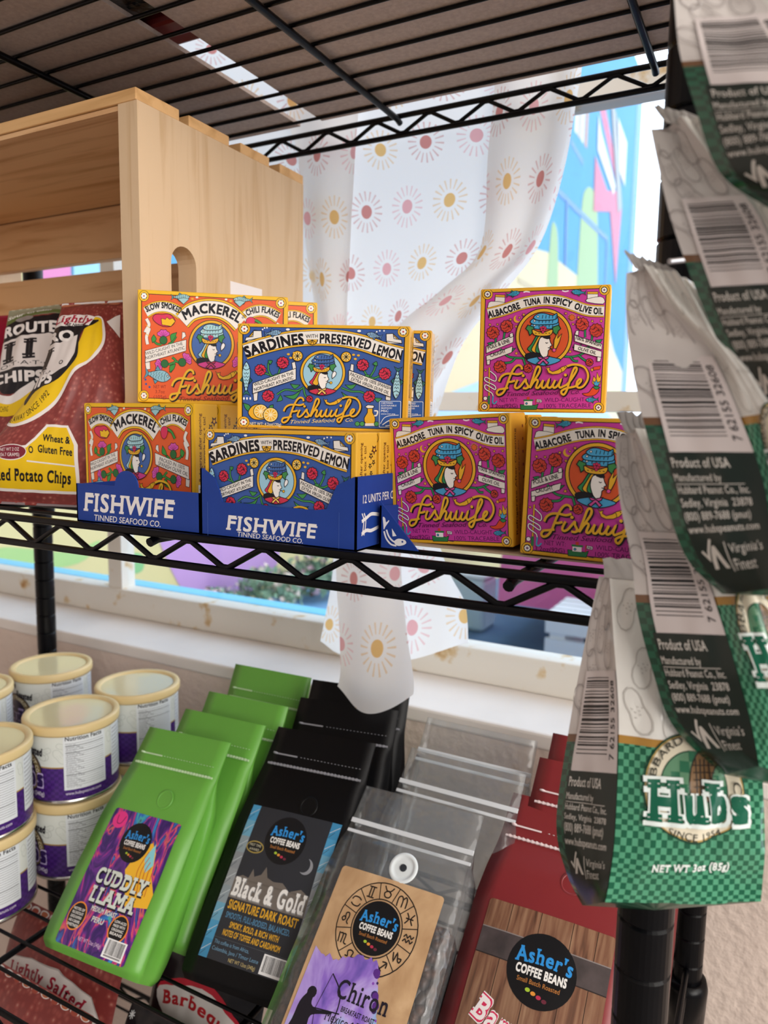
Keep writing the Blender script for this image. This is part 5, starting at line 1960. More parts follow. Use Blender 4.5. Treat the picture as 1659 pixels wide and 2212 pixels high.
def noise_ramp(name, stops, sc, dist=0., det=3, interp='LINEAR', rough=.3, uvs=(1, 1)):
    m = bpy.data.materials.new(name)
    m.use_nodes = True
    n, l = m.node_tree.nodes, m.node_tree.links
    t = n.new('ShaderNodeTexCoord')
    mp = n.new('ShaderNodeMapping')
    mp.inputs['Scale'].default_value = (uvs[0], uvs[1], 1)
    l.new(t.outputs['UV'], mp.inputs[0])
    nz = n.new('ShaderNodeTexNoise')
    nz.inputs['Scale'].default_value = sc
    nz.inputs['Detail'].default_value = det
    nz.inputs['Distortion'].default_value = dist
    l.new(mp.outputs[0], nz.inputs['Vector'])
    r = ramp(n, stops, interp)
    l.new(nz.outputs['Fac'], r.inputs[0])
    l.new(r.outputs[0], n['Principled BSDF'].inputs['Base Color'])
    n['Principled BSDF'].inputs['Roughness'].default_value = rough
    return m
TIE = noise_ramp('tie_dye_print', [(.25, 'E0408A'), (.33, '5A2088'), (.42, '2E1660'), (.48, '6A2A8E'), (.515, 'C8307E'), (.535, 'E06A5A'), (.555, '3E1A78'), (.63, '2A78C8'), (.68, '48B8A8'), (.74, '3A1C70')], 2.6, 1.6, uvs=(1.6, .8))
KRAFT = noise_ramp('kraft_paper', [(.3, 'B08A62'), (.6, 'C9A57C'), (.8, 'D6B48C')], 5, .4, 5, rough=.6)
WATER = noise_ramp('watercolour_violet', [(.30, '3A3A9A'), (.42, '8F6ACC'), (.52, 'B9A2E4'), (.60, '9CC0EC'), (.70, '8A4AB8')], 2.6, 1.0, 4)
BARN = noise_ramp('barn_board_print', [(.28, '4E3428'), (.45, '7A5440'), (.6, '8E6A52'), (.8, 'A68468')], 3, .4, 6, uvs=(9, 1.0))
STRAP = noise_ramp('iron_strap_print', [(.3, '3A3434'), (.6, '544A4A'), (.8, '6A6060')], 6)

def logo(a, x, y, r, k=1.0):
    """round coffee seal with its lettering; k squeezes horizontally"""
    a.circ(x, y, r, '0C0C10', n=36)
    a.text("Asher's", [(x - .80 * r, y - .08 * r), (x, y - .16 * r), (x + .84 * r, y - .10 * r)], .42 * r, '2E8FD8', .028, 0, .05)
    a.text('COFFEE BEANS', [(x - .72 * r, y + .20 * r), (x + .76 * r, y + .20 * r)], .24 * r, 'ECEAE6', .05)
    a.text('Small Batch Roasted', [(x - .62 * r, y + .42 * r), (x + .62 * r, y + .42 * r)], .13 * r, 'B4763A', .01)
    for i, c in enumerate(('A8C838', 'E0943A', 'B83050', '6A2A3A')):
        a.circ(x - .25 * r + i * .17 * r, y + (.58 + .05 * i) * r, .075 * r, c, ry=.055 * r, n=10)

def label_green():
    a = Art(size=(84, 121))
    a.rrect(0, 0, 84, 121, 3, TIE)
    a.shape([(52, 28), (62, 22), (70, 30), (74, 48), (84, 62), (84, 74), (60, 78), (50, 60), (44, 50)], 'F0B830')
    a.shape([(60, 36), (66, 22), (72, 40), (66, 48)], '8AD0D8')
    for k in range(5):
        a.curve([(62 + k * 3, 30 + k * 4), (58 + k * 4, 48), (64 + k * 3, 66)], .7, 'C8622A')
    a.circ(12, 10, 9, 'E8388A', ry=8)
    a.curve([(8, 6), (10, 13), (15, 13), (18, 6)], .9, '8A1A5A')
    logo(a, 42, 26, 18)
    for (t, y, x0, x1) in (('CUDDLY', 66, 15, 76), ('LLAMA', 82, 17, 72)):
        a.text(t, [(x0 + .8, y + .9), (x1 + .8, y + .9)], 13, '1A1020', .09, 0, .10)
        a.text(t, [(x0, y), (x1, y)], 13, 'D6DED4', .04, 0, .09)
    a.text('MEDIUM ROAST', [(26, 89), (56, 89)], 4.2, 'D6DED4', .03)
    a.text('PERU', [(32, 97), (46, 97)], 4.5, 'D6DED4', .03)
    for (x, y, r, ls) in ((13, 97, 10, ('NOTES OF', 'MILK CHOCOLATE', 'SUBTLE ALMOND', 'AND A CARAMEL', 'SWEETNESS')), (64, 96, 9.5, ('LOW-ACID', 'MADE WITH', 'ORGANIC', 'BEANS'))):
        a.circ(x, y, r * 1.12, 'F09030', ry=r * 1.2)
        a.circ(x, y, r, '121014', ry=r * 1.08)
        for i, s_ in enumerate(ls):
            a.text(s_, [(x - r * .72, y - r * .45 + i * r * .33), (x + r * .72, y - r * .45 + i * r * .33)], r * .23, 'E4E2DE', .03)
    a.text('NET WT 12oz (340g)', [(26, 114), (54, 114)], 3.2, 'D8B8D8', .01)
    a.rect(58, 104, 80, 119, 'F0F0F0')
    a.barcode(60, 105, 78.5, 116)
    a.rect(60, 116.6, 78, 117.8, '888888')
    return a

def label_black():
    a = Art(size=(92, 125))
    a.rrect(0, 0, 92, 125, 2, '2B2D33')
    for x0 in (0, 83):
        for k in range(9):
            a.rect(x0, k * 13.9, x0 + 9, (k + 1) * 13.9, ('4E9CC8', '6FA8C4', '8E9CA4', '8C9096', '94989C', '8C979E', '6AA0BC', '4A94BE', '3E86B0')[k if x0 == 0 else 8 - k])
            a.line([(x0 + .5, k * 13.9 + 9), (x0 + 8.5, k * 13.9 + 3)], .5, 'C4CCD2')
            a.line([(x0 + .5, k * 13.9 + 13), (x0 + 5, k * 13.9 + 8)], .4, '3A4A58')
    logo(a, 45, 24, 20)
    a.circ(18, 35, 9, 'A8924A', ry=5.2)
    a.circ(18, 35, 8, '17171A', ry=4.2)
    a.text('FIRST TIME', [(12, 34.5), (24, 34.5)], 2.2, 'C8C2A8')
    a.text('AWARD', [(13, 38), (23, 38)], 2.2, 'C8C2A8')
    a.circ(72, 40, 6.5, '8E9096')
    a.circ(69.4, 39, 6.2, '2B2D33')
    a.poly([(9, 62), (16, 59), (22, 60), (24, 52), (27, 58), (33, 55), (36, 48), (40, 56), (47, 58), (56, 57), (64, 62), (74, 58), (83, 62), (83, 78), (9, 78)], '6E665F')
    a.text('Black & Gold', [(11, 76), (82, 76)], 15, '8E8E8E', .06, 0, .09)
    a.text('Black & Gold', [(10.5, 75.4), (81.5, 75.4)], 14.6, 'E6E4E0', .035, 0, .08)
    a.text('SIGNATURE DARK ROAST', [(12, 86), (80, 86)], 7, 'D8A428', .03)
    a.text('SMOOTH, FULL-BODIED, BALANCED.', [(13, 93), (76, 93)], 4.6, '4E7C9C', .03)
    a.text('SMOKY, BOLD, & RICH WITH', [(20, 99.5), (68, 99.5)], 4.6, 'D8A428', .03)
    a.text('NOTES OF TOFFEE AND CARDAMOM', [(16, 106), (72, 106)], 4.6, 'D8A428', .03)
    a.line([(9, 108.5), (83, 108.5)], .4, '4A4C52')
    a.text('This coffee is from Africa,', [(11, 113), (46, 113)], 3, '6E98B4')
    a.text('Colombia, Java / Timor Leste', [(11, 118), (57, 118)], 3, '6E98B4')
    a.text('NET WT 12oz (340g)', [(30, 123), (56, 123)], 2.8, 'C8B478')
    a.rect(60, 109.5, 82, 124, 'F0F0F0')
    a.barcode(61.5, 110.5, 80.5, 122)
    return a

ZOD = ((('m', [(-.5, .5), (-.5, -.3), (-.2, -.5), (0, -.2), (0, .5)]), ('m', [(0, -.2), (.25, -.5), (.45, -.2), (.45, .5)])),
       (('m', [(-.5, -.5), (-.2, -.1), (.2, -.1), (.5, -.5)]), ('m', [(0, -.1), (-.35, .15), (-.2, .5), (.2, .5), (.35, .15), (0, -.1)])),
       (('m', [(-.4, -.5), (.4, -.5)]), ('m', [(-.4, .5), (.4, .5)]), ('m', [(-.15, -.5), (-.15, .5)]), ('m', [(.15, -.5), (.15, .5)])),
       (('m', [(-.5, -.1), (-.3, -.4), (.2, -.4), (.5, -.2)]), ('m', [(.5, .1), (.3, .4), (-.2, .4), (-.5, .2)])),
       (('m', [(-.4, .1), (-.2, -.1), (0, .1), (-.2, .3), (-.4, .1)]), ('m', [(0, .1), (-.1, -.4), (.2, -.5), (.3, -.2), (.2, .3), (.4, .5)])),
       (('m', [(-.5, -.4), (-.4, .5)]), ('m', [(-.4, -.3), (-.1, -.3), (-.1, .5)]), ('m', [(-.1, -.3), (.2, -.3), (.2, .4), (.5, .5)])),
       (('m', [(-.5, .4), (.5, .4)]), ('m', [(-.5, .1), (-.2, .1), (-.3, -.3), (0, -.45), (.3, -.3), (.2, .1), (.5, .1)])),
       (('m', [(-.5, -.3), (-.5, .4)]), ('m', [(-.5, -.3), (-.2, -.3), (-.2, .4)]), ('m', [(-.2, -.3), (.1, -.3), (.1, .4), (.5, .4)])),
       (('m', [(-.4, .5), (.4, -.4)]), ('m', [(0, -.45), (.45, -.45), (.45, 0)]), ('m', [(-.3, .0), (.1, .35)])),
       (('m', [(-.5, -.3), (-.3, .4), (-.1, -.3), (.1, .3), (.3, .4), (.4, .1), (.1, .1)]),),
       (('m', [(-.5, -.1), (-.3, -.35), (-.1, -.1), (.1, -.35), (.3, -.1), (.5, -.35)]), ('m', [(-.5, .3), (-.3, .05), (-.1, .3), (.1, .05), (.3, .3), (.5, .05)])),
       (('m', [(-.4, -.5), (-.1, 0), (-.4, .5)]), ('m', [(.4, -.5), (.1, 0), (.4, .5)]), ('m', [(-.4, 0), (.4, 0)])))

def label_clear():
    a = Art(size=(92, 150))
    a.rrect(0, 0, 92, 150, 3, KRAFT)
    cx, cy = 47, 37
    for r in (33.5, 21):
        a.line([(cx + r * math.cos(R(10 * k)), cy + r * math.sin(R(10 * k))) for k in range(36)], .9, '241C18', True)
    for k in range(12):
        t = R(15 + 30 * k)
        a.line([(cx + 21 * math.cos(t), cy + 21 * math.sin(t)), (cx + 33.5 * math.cos(t), cy + 33.5 * math.sin(t))], .7, '241C18')
        t = R(-90 + 30 * k)
        gx, gy = cx + 27.3 * math.cos(t), cy + 27.3 * math.sin(t)
        for _, pts in ZOD[(1 - k) % 12]:
            a.curve([(gx + 8 * px, gy + 8 * py) for px, py in pts], 1.0, '241C18', 3)
    rnd = random.Random(5)
    bl = []
    for k in range(40):
        x = k / 39
        if x < .62:
            bl.append((4 + 88 * x, 62 + 4 * math.sin(x * 9) + rnd.uniform(-2, 2)))
        else:
            bl.append((4 + 88 * .62 + (x - .62) * 46, 62 + (x - .62) * 120 + rnd.uniform(-2, 2)))
    a.poly(bl + [(80, 152), (2, 152)], WATER)
    for k in range(22):
        x = 58 + rnd.uniform(0, 24)
        y = 66 + (x - 58) * 2.2 + rnd.uniform(-5, 5)
        a.circ(x, y, rnd.uniform(.8, 3), ('5A2A88', '3A2060', '8A4AB8')[k % 3], n=9)
    logo(a, 47, 37, 19.5)
    # archer silhouette with bow
    SH = '17131F'
    a.poly(smooth([(8, 100), (13, 92), (17, 94), (18, 99), (24, 101), (34, 99), (34, 101), (24, 104), (20, 108), (22, 122), (18, 140), (10, 150), (2, 150), (4, 124), (7, 112)], 3, True), SH)
    a.circ(15, 92, 4, SH, n=12)
    a.curve([(26, 76), (38, 88), (38, 108), (28, 124)], .9, SH)
    a.line([(26, 76), (22, 101)], .4, SH)
    a.line([(28, 124), (22, 101)], .4, SH)
    a.line([(18, 101), (42, 98.5)], .8, SH)
    a.text('Chiron', [(34, 89), (76, 89)], 13, '1C1626', .015, 0, .05)
    a.text('BREAKFAST ROAST', [(42, 96.5), (69, 96.5)], 3.6, '1C1626', .02)
    a.text('Mexico', [(32, 105), (51, 105)], 6.4, '1C1626', .0, 0, .05)
    a.text('Ethiopia', [(57, 105), (80, 105)], 6.4, '1C1626', .0, 0, .05)
    a.shape([(54, 99.5), (56.6, 102.6), (54, 106), (51.4, 102.6)], '1C1626')
    for i, (s_, h) in enumerate((('Chocolate Ganache', 17), ('& Fruit Compote.', 16), ('Essence of', 11), ('Wine and berry', 14))):
        a.text(s_, [(56 - h, 114 + 6.4 * i), (56 + h, 114 + 6.4 * i)], 3.8, '1C1626', .03)
    return a

def label_red():
    a = Art(size=(92, 140))
    a.rrect(0, 0, 92, 140, 2.5, BARN)
    for x in (18, 40, 63, 80):
        a.line([(x, 0), (x + 1, 140)], .5, '33221A')
    a.rect(0, 20, 92, 38, STRAP)
    a.line([(0, 20), (92, 20)], .7, '8A8280')
    a.line([(0, 38), (92, 38)], .7, '2A2424')
    logo(a, 48, 37, 24)
    a.text('Barrel Rat', [(8, 76), (30, 84), (55, 86), (88, 78)], 15, 'F4ECEC', .13, 0, .10)
    a.text('Barrel Rat', [(8, 76), (30, 84), (55, 86), (88, 78)], 15, 'D8305C', .085, 0, .085)
    a.text('Barrel Rat', [(8, 76), (30, 84), (55, 86), (88, 78)], 15, 'F4ECEC', .02, 0, .06)
    a.text('Bourbon Barrel', [(4, 103), (84, 105)], 9, 'DCD0C8', .03, 0, .07)
    a.text('Heritage', [(24, 118), (70, 119)], 9, 'DCD0C8', .03, 0, .07)
    return a

def prof_of(h, w, zz, sh, d=.042):
    """pouch profile: total height, width, zip height, shoulder height, depth"""
    return [(.000, w * .93, d * .72, .000, .006), (.006, w * .985, d * .95, .002, .001), (.02, w, d, .005, 0), (sh * .55, w, d, .008, 0), (sh * .92, w * .995, d * .9, .009, 0), (sh + (zz - sh) * .35, w * .965, d * .64, .008, .002),
            (zz - .012, w * .93, d * .28, .004, .003), (zz, w * .915, .003, .0, .004), (h, w * .905, .0016, .0, .004)]

KIND = dict(green=dict(h=.2135, w=.119, zz=.176, sh=.128, lab=(-.042, .042, .007, .128)),
            black=dict(h=.232, w=.124, zz=.194, sh=.142, lab=(-.0485, .0485, .0195, .151)),
            clear=dict(h=.2216, w=.130, zz=.1876, sh=.159, lab=(-.0481, .0481, -.012, .146)),
            red=dict(h=.230, w=.131, zz=.190, sh=.146, lab=(-.0515, .0515, -.020, .1345)))

def clear_film():
    m = bpy.data.materials.new('clear_film')
    m.use_nodes = True
    n, l = m.node_tree.nodes, m.node_tree.links
    n.clear()
    o = n.new('ShaderNodeOutputMaterial')
    a, b, c = n.new('ShaderNodeBsdfTransparent'), n.new('ShaderNodeBsdfGlossy'), n.new('ShaderNodeMixShader')
    d, e = n.new('ShaderNodeBsdfDiffuse'), n.new('ShaderNodeMixShader')
    f = n.new('ShaderNodeLayerWeight')
    t = n.new('ShaderNodeTexCoord')
    z = n.new('ShaderNodeTexNoise')
    z.inputs['Scale'].default_value = 34
    bp = n.new('ShaderNodeBump')
    bp.inputs['Strength'].default_value = .35
    bp.inputs['Distance'].default_value = .01
    l.new(t.outputs['Object'], z.inputs['Vector'])
    l.new(z.outputs['Fac'], bp.inputs['Height'])
    l.new(bp.outputs[0], b.inputs['Normal'])
    l.new(bp.outputs[0], f.inputs['Normal'])
    a.inputs[0].default_value = (.93, .95, .96, 1)
    d.inputs[0].default_value = (.75, .77, .80, 1)
    b.inputs['Roughness'].default_value = .12
    e.inputs[0].default_value = .065
    l.new(a.outputs[0], e.inputs[1])
    l.new(d.outputs[0], e.inputs[2])
    l.new(mnode(n, l, 'MULTIPLY_ADD', mnode(n, l, 'POWER', f.outputs['Facing'], 3.0), .7, .05), c.inputs[0])
    l.new(e.outputs[0], c.inputs[1])
    l.new(b.outputs[0], c.inputs[2])
    l.new(c.outputs[0], o.inputs[0])
    return m
CLEAR = clear_film()
def bean_mat():
    m = pm('coffee_beans', '3A2218', .35, .5)
    n, l = m.node_tree.nodes, m.node_tree.links
    b = n['Principled BSDF']
    t = n.new('ShaderNodeTexCoord')
    v = n.new('ShaderNodeTexVoronoi')
    v.inputs['Scale'].default_value = 150
    l.new(t.outputs['Object'], v.inputs['Vector'])
    r = ramp(n, [(.0, '5E3A26'), (.4, '40261A'), (.75, '1A0E0A')])
    l.new(v.outputs['Distance'], r.inputs[0])
    l.new(r.outputs[0], b.inputs['Base Color'])
    bp = n.new('ShaderNodeBump')
    bp.invert = True
    bp.inputs['Strength'].default_value = .9
    bp.inputs['Distance'].default_value = .004
    l.new(v.outputs['Distance'], bp.inputs['Height'])
    l.new(bp.outputs[0], b.inputs['Normal'])
    return m
BEAN = bean_mat()

def coffee_bag(kind, full=True, seed=1):
    """origin at the middle of the bottom front edge, front towards -y, upright"""
    t = empty('coffee_bag', (0, 0, 0))
    K_ = KIND[kind]
    if kind == 'clear':
        mat = CLEAR
    else:
        mat = dict(green=lambda: foil('green_foil', '66A840'), black=lambda: pm('black_foil', '050507', .42, .22, var=.05, scale=14, bump=.12, bscale=22), red=lambda: foil('maroon_foil', '7E282C', .33))[kind]()
    zm = pm('zip_' + kind, dict(green='C4DEB4', black='8E8E94', red='E0CDCD', clear='D4D8DC')[kind], .35, .5)
    PR = prof_of(K_['h'], K_['w'], K_['zz'], K_['sh'], .034 if full else .026)
    p, front, rows = gusset_bag(t, mat, PR, seed)
    w = K_['w']
    if kind == 'clear':
        z0 = K_['zz']
        y = sub_front(front, rows, z0, z0 + .001, -.04, .04, 2, 2)[1][0].y
        mb = MB()
        mb.box(-w * .46, w * .46, y - .0012, y - .0002, z0 - .0022, z0 + .0022, zm, bevel=.0005)
        mb.box(-w * .46, w * .46, y - .001, y - .0002, z0 - .011, z0 - .008, zm, bevel=.0005)
        mb.obj('zip_strip', t)
        if full:
            q, _, _ = gusset_bag(t, BEAN, [(.003, w * .9, .026, 0, .005), (.01, w * .95, .032, .002, .003), (.07, w * .95, .032, .006, .003), (.118, w * .93, .026, .006, .004), (.126, w * .88, .018, .004, .007)], seed + 9, 'coffee_beans')
            tag(q, kind='stuff')
    else:
        zip_strip(t, front, rows, -w * .42, w * .42, zm, K_['zz'])
    if full:
        x0, x1, lz0, lz1 = K_['lab']
        z0 = max(lz0, .004)
        la = dict(green=label_green, black=label_black, red=label_red, clear=label_clear)[kind]()
        if z0 > lz0:
            la = crop_art(la, (lz1 - z0) / (lz1 - lz0))
        g = sub_front(front, rows, z0, lz1, x0, x1, 44, 26)
        mb = MB()
        mb.art(la, Grid(g), .00028, .00006)
        mb.obj('label', t)
        zv = .158 if kind == 'clear' else K_['sh'] + .018
        xv = .010 if kind != 'clear' else .006
        yv = sub_front(front, rows, zv, zv + .001, -.03, .03, 2, 2)[0][0].y
        mb = MB()
        if kind == 'clear':
            mb.lathe([(.0130, 0), (.0126, .0008), (.0100, .0010), (.0096, .0004), (.0070, .0004)], pm('valve_white', 'DDE4E6', .35, .4), 32, cap0=False)
            mb.lathe([(.0032, .0003), (.0030, .0012)], pm('valve_core', '30343A', .4), 16)
        else:
            mb.lathe([(.0095, 0), (.009, .0006), (.0078, .0006), (.0074, .0002)], mat, 28, cap0=False)
        v = mb.obj('valve', t)
        v.rotation_euler = (R(90), 0, 0)
        v.location = (xv, yv - .0006, zv)
    return t

def crop_art(a, f):
    """keep the upper fraction f of a label"""
    b = Art(size=(1, 1), gloss=a.gloss)
    for bb, lay, col, q, fs in a.it:
        b.it.append(((bb[0], bb[1], bb[2] / f, bb[3] / f), lay, col, [(p[0], p[1] / f, p[2]) for p in q], fs))
    return b

def set_pose(o, x, y, z, yaw, lean, roll, label, group='coffee bags on the lower shelf'):
    # a leaning pouch rests on its rear bottom edge, so its front edge is lifted
    k = -z / (-z + DEPTH * math.sin(R(-lean)))
    o.location = W(x * k, y * k, z * k)
    o.scale = (k, k, k)
    o.rotation_euler = (Matrix.Rotation(R(yaw), 4, 'Z') @ Matrix.Rotation(R(lean), 4, 'X') @ Matrix.Rotation(R(roll), 4, 'Y')).to_euler()
    tag(o, label, 'coffee bag', group)
    return o

CBZ = ZS + .0012
DEPTH = .034
def row_of(kind, first, rest):
    b = coffee_bag(kind, True, len(kind))
    set_pose(b, *first)
    q = coffee_bag(kind, False, len(kind) + 7)
    for i, p in enumerate(rest):
        set_pose(q if i == 0 else dup(q), *p)
row_of('green', (-.5111, .4117, CBZ, .1, -42.8, -3, 'bright green coffee bag with a tie-dye label, front one of its row'),
       [(-.4985, .458, CBZ, 0, -38.5, -1.5, 'plain green coffee bag directly behind the one with the tie-dye label'),
        (-.490, .503, CBZ, 0, -33, -1.5, 'green coffee bag third in its row, its crumpled top catching light'),
        (-.4985, .583, CBZ, 0, -25, -1, 'green coffee bag at the back of its row, closest to the wall')])
row_of('black', (-.3688, .4460, CBZ, 2, -43.5, -2.5, 'black coffee bag with a dark label and blue striped edges, front one of its row'),
       [(-.3600, .511, CBZ, 8, -36.5, -.8, 'plain black coffee bag directly behind the one with the striped label'),
        (-.3620, .549, CBZ, 8, -30, 0, 'black coffee bag at the back of its row, beneath the curtain hem')])
row_of('clear', (-.261, .413, CBZ, .9, -51, -.4, 'clear coffee bag with a brown zodiac label and white valve, beans showing'),
       [(-.2430, .484, CBZ, 0, -43, 0, 'empty-topped clear coffee bag directly behind the one with the zodiac label'),
        (-.2455, .545, CBZ, 0, -37, 0, 'clear coffee bag last in its row, white zip band below the sill')])
row_of('red', (-.135, .4527, CBZ, 0, -51, 0, 'maroon coffee bag with a barn-board label, front one of its row'),
       [(-.1163, .500, CBZ, 0, -40, 0, 'plain maroon coffee bag directly behind the one with the barn-board label'),
        (-.1115, .545, CBZ, 0, -34, 0, 'maroon coffee bag last in its row, partly hidden by the hanging bag')])

# ------------------------------------------------------------------ peanut bags hanging on a strip by the front right post
def checker_print(name, c1, c2, white, edge, bound, sc):
    m = bpy.data.materials.new(name)
    m.use_nodes = True
    n, l = m.node_tree.nodes, m.node_tree.links
    b = n['Principled BSDF']
    t = n.new('ShaderNodeTexCoord')
    s = n.new('ShaderNodeSeparateXYZ')
    l.new(t.outputs['UV'], s.inputs[0])
    mp = n.new('ShaderNodeMapping')
    mp.inputs['Scale'].default_value = (sc[0], sc[1], 1)
    l.new(t.outputs['UV'], mp.inputs[0])
    ck = n.new('ShaderNodeTexChecker')
    ck.inputs['Scale'].default_value = 1.0
    ck.inputs['Color1'].default_value = lin(c1)
    ck.inputs['Color2'].default_value = lin(c2)
    l.new(mp.outputs[0], ck.inputs['Vector'])
    f = mnode(n, l, 'GREATER_THAN', s.outputs[1], bound)
    g = mnode(n, l, 'LESS_THAN', mnode(n, l, 'ABSOLUTE', mnode(n, l, 'SUBTRACT', s.outputs[1], bound)), .012)
    c = mixc(n, l, f, ck.outputs[0], white)
    c = mixc(n, l, g, c, edge)
    l.new(c, b.inputs['Base Color'])
    b.inputs['Roughness'].default_value = .14
    b.inputs['Coat Weight'].default_value = .5
    b.inputs['Coat Roughness'].default_value = .08
    b.inputs['Specular IOR Level'].default_value = .55
    nz = n.new('ShaderNodeTexNoise')
    nz.inputs['Scale'].default_value = 60
    nz.inputs['Detail'].default_value = 2
    l.new(t.outputs['Object'], nz.inputs['Vector'])
    bp = n.new('ShaderNodeBump')
    bp.inputs['Strength'].default_value = .32
    bp.inputs['Distance'].default_value = .003
    l.new(nz.outputs['Fac'], bp.inputs['Height'])
    l.new(bp.outputs[0], b.inputs['Normal'])
    return m
FRP = checker_print('bag_front_print', '0B5439', '4C9270', 'E2E0DA', 'A87C34', .50, (27, 54))
SDP = checker_print('bag_side_print_shaded', '0C3F2C', '1A5840', 'CBC4C0', '6E4A2C', .50, (10, 54))  # greens partly darker print; shade on the gussets also put into the colours
BKP = pm('bag_back_print', '0E4A34', .25, .5, var=.2, scale=40)

def hub_front():
    a = Art(size=(100, 200), gloss=True)
    rnd = random.Random(2)
    for (x, y) in ((15, 20), (40, 30), (70, 18), (88, 40), (22, 55), (55, 58), (80, 68), (14, 82), (38, 84), (92, 88)):
        peanut(a, x, y, 9, rnd.uniform(.6, 2.2), 'BDBAB4', .9)
    cx, cy = 51, 124
    k = .80
    for r, c in ((43, '14402E'), (41.6, 'B79A5A'), (40.4, 'DDD4BC'), (29, '14402E'), (28, '5E8A6A')):
        a.circ(cx, cy, r * k, c, ry=r * k * .95, n=44)
    for i in range(7):
        for j in range(7):
            if (i + j) % 2 and (i - 3) ** 2 + (j - 3) ** 2 < 9.5:
                a.rect(cx - 22 + i * 6.3, cy - 22 + j * 6.3, cx - 15.7 + i * 6.3, cy - 15.7 + j * 6.3, '2A6A4C')
    a.shape(smooth([(cx + 4, cy - 22), (cx + 14, cy - 17), (cx + 11, cy - 7), (cx + 15, cy + 3), (cx - 2, cy + 5), (cx - 3, cy - 9)], 4, True), '7A5A34', .7, '2A2014')
    for i in range(4):
        a.line([(cx + 1 + i * 3, cy - 18), (cx + 1 + i * 3, cy + 1)], .9, '2A2014')
        a.line([(cx - 1, cy - 14 + i * 4), (cx + 13, cy - 15 + i * 4)], .6, '2A2014')
    a.text('HUBBARD PEANUT CO', [(cx - 25.5, cy + 8), (cx - 25, cy - 10), (cx - 13, cy - 23.5), (cx + 3, cy - 27), (cx + 18, cy - 20.5), (cx + 26, cy - 5), (cx + 25.5, cy + 8)], 5.0, '3A3A30', .01, 0, .03)
    a.text('SINCE 1954', [(cx - 18, cy + 28), (cx, cy + 31.5), (cx + 18, cy + 28)], 4.8, '3A3A30', .01, 0, .03)
    a.text('Hubs', [(17, 143.6), (88, 142.6)], 24.5, 'DDE6E2', .105, 0, .115, sp=1.2)
    a.text('Hubs', [(19.4, 142), (85.6, 141)], 22.6, '0C5A42', .055, 0, .08, sp=1.2)
    a.text('NET WT 3oz (85g)', [(25, 175), (76, 173)], 5.8, 'E6EAE6', .03, .1, .05)
    return a

def hub_side():
    a = Art(size=(60, 200), gloss=True)
    rnd = random.Random(6)
    for (x, y) in ((14, 14), (40, 20), (10, 36), (20, 58), (12, 78), (46, 44), (28, 34)):
        peanut(a, x, y, 9, rnd.uniform(.6, 2.2), 'A29A98', .9)
    a.poly([(9, 119), (60, 119), (60, 201), (9, 201)], '16241E')
    a.rect(12, 60, 60, 119, 'D2C8C6')
    a.barcode(15, 64, 49, 111, n=24, horiz=True, seed=8)
    a.text('7 62155 32608', [(56.5, 112), (56.5, 66)], 5.2, '242428', .01)
    C_ = 'D6D0C8'
    a.text('Product of USA', [(11, 128), (45, 128)], 5.8, C_, .015, 0, .03)
    for i, (s_, w) in enumerate((('Manufactured by', 28), ('Hubbard Peanut Co., Inc.', 42), ('Sedley, Virginia  23878', 42), ('(800) 889-7688 (pnut)', 40), ('www.hubspeanuts.com', 44))):
        y = 136 + i * 6.8
        a.text(s_, [(10, y), (10 + w, y)], 4.4, C_, .01, 0, .02)
        if i == 0:
            a.line([(10, y + 1.7), (50, y + 1.7)], .4, C_)
    a.line([(14, 174), (17, 178), (22, 167)], 1.6, C_)
    a.shape([(17, 183), (22, 171), (24, 171), (29, 183), (26, 183), (23, 176), (20, 183)], C_)
    a.line([(31, 169), (31, 185)], .7, C_)
    a.text("Virginia's", [(33, 176), (54, 176)], 5.8, C_, .0, 0, .03)
    a.text('Finest', [(33, 184.5), (48, 184.5)], 5.8, C_, .0, 0, .03)
    return a
HF, HS_ = hub_front(), hub_side()

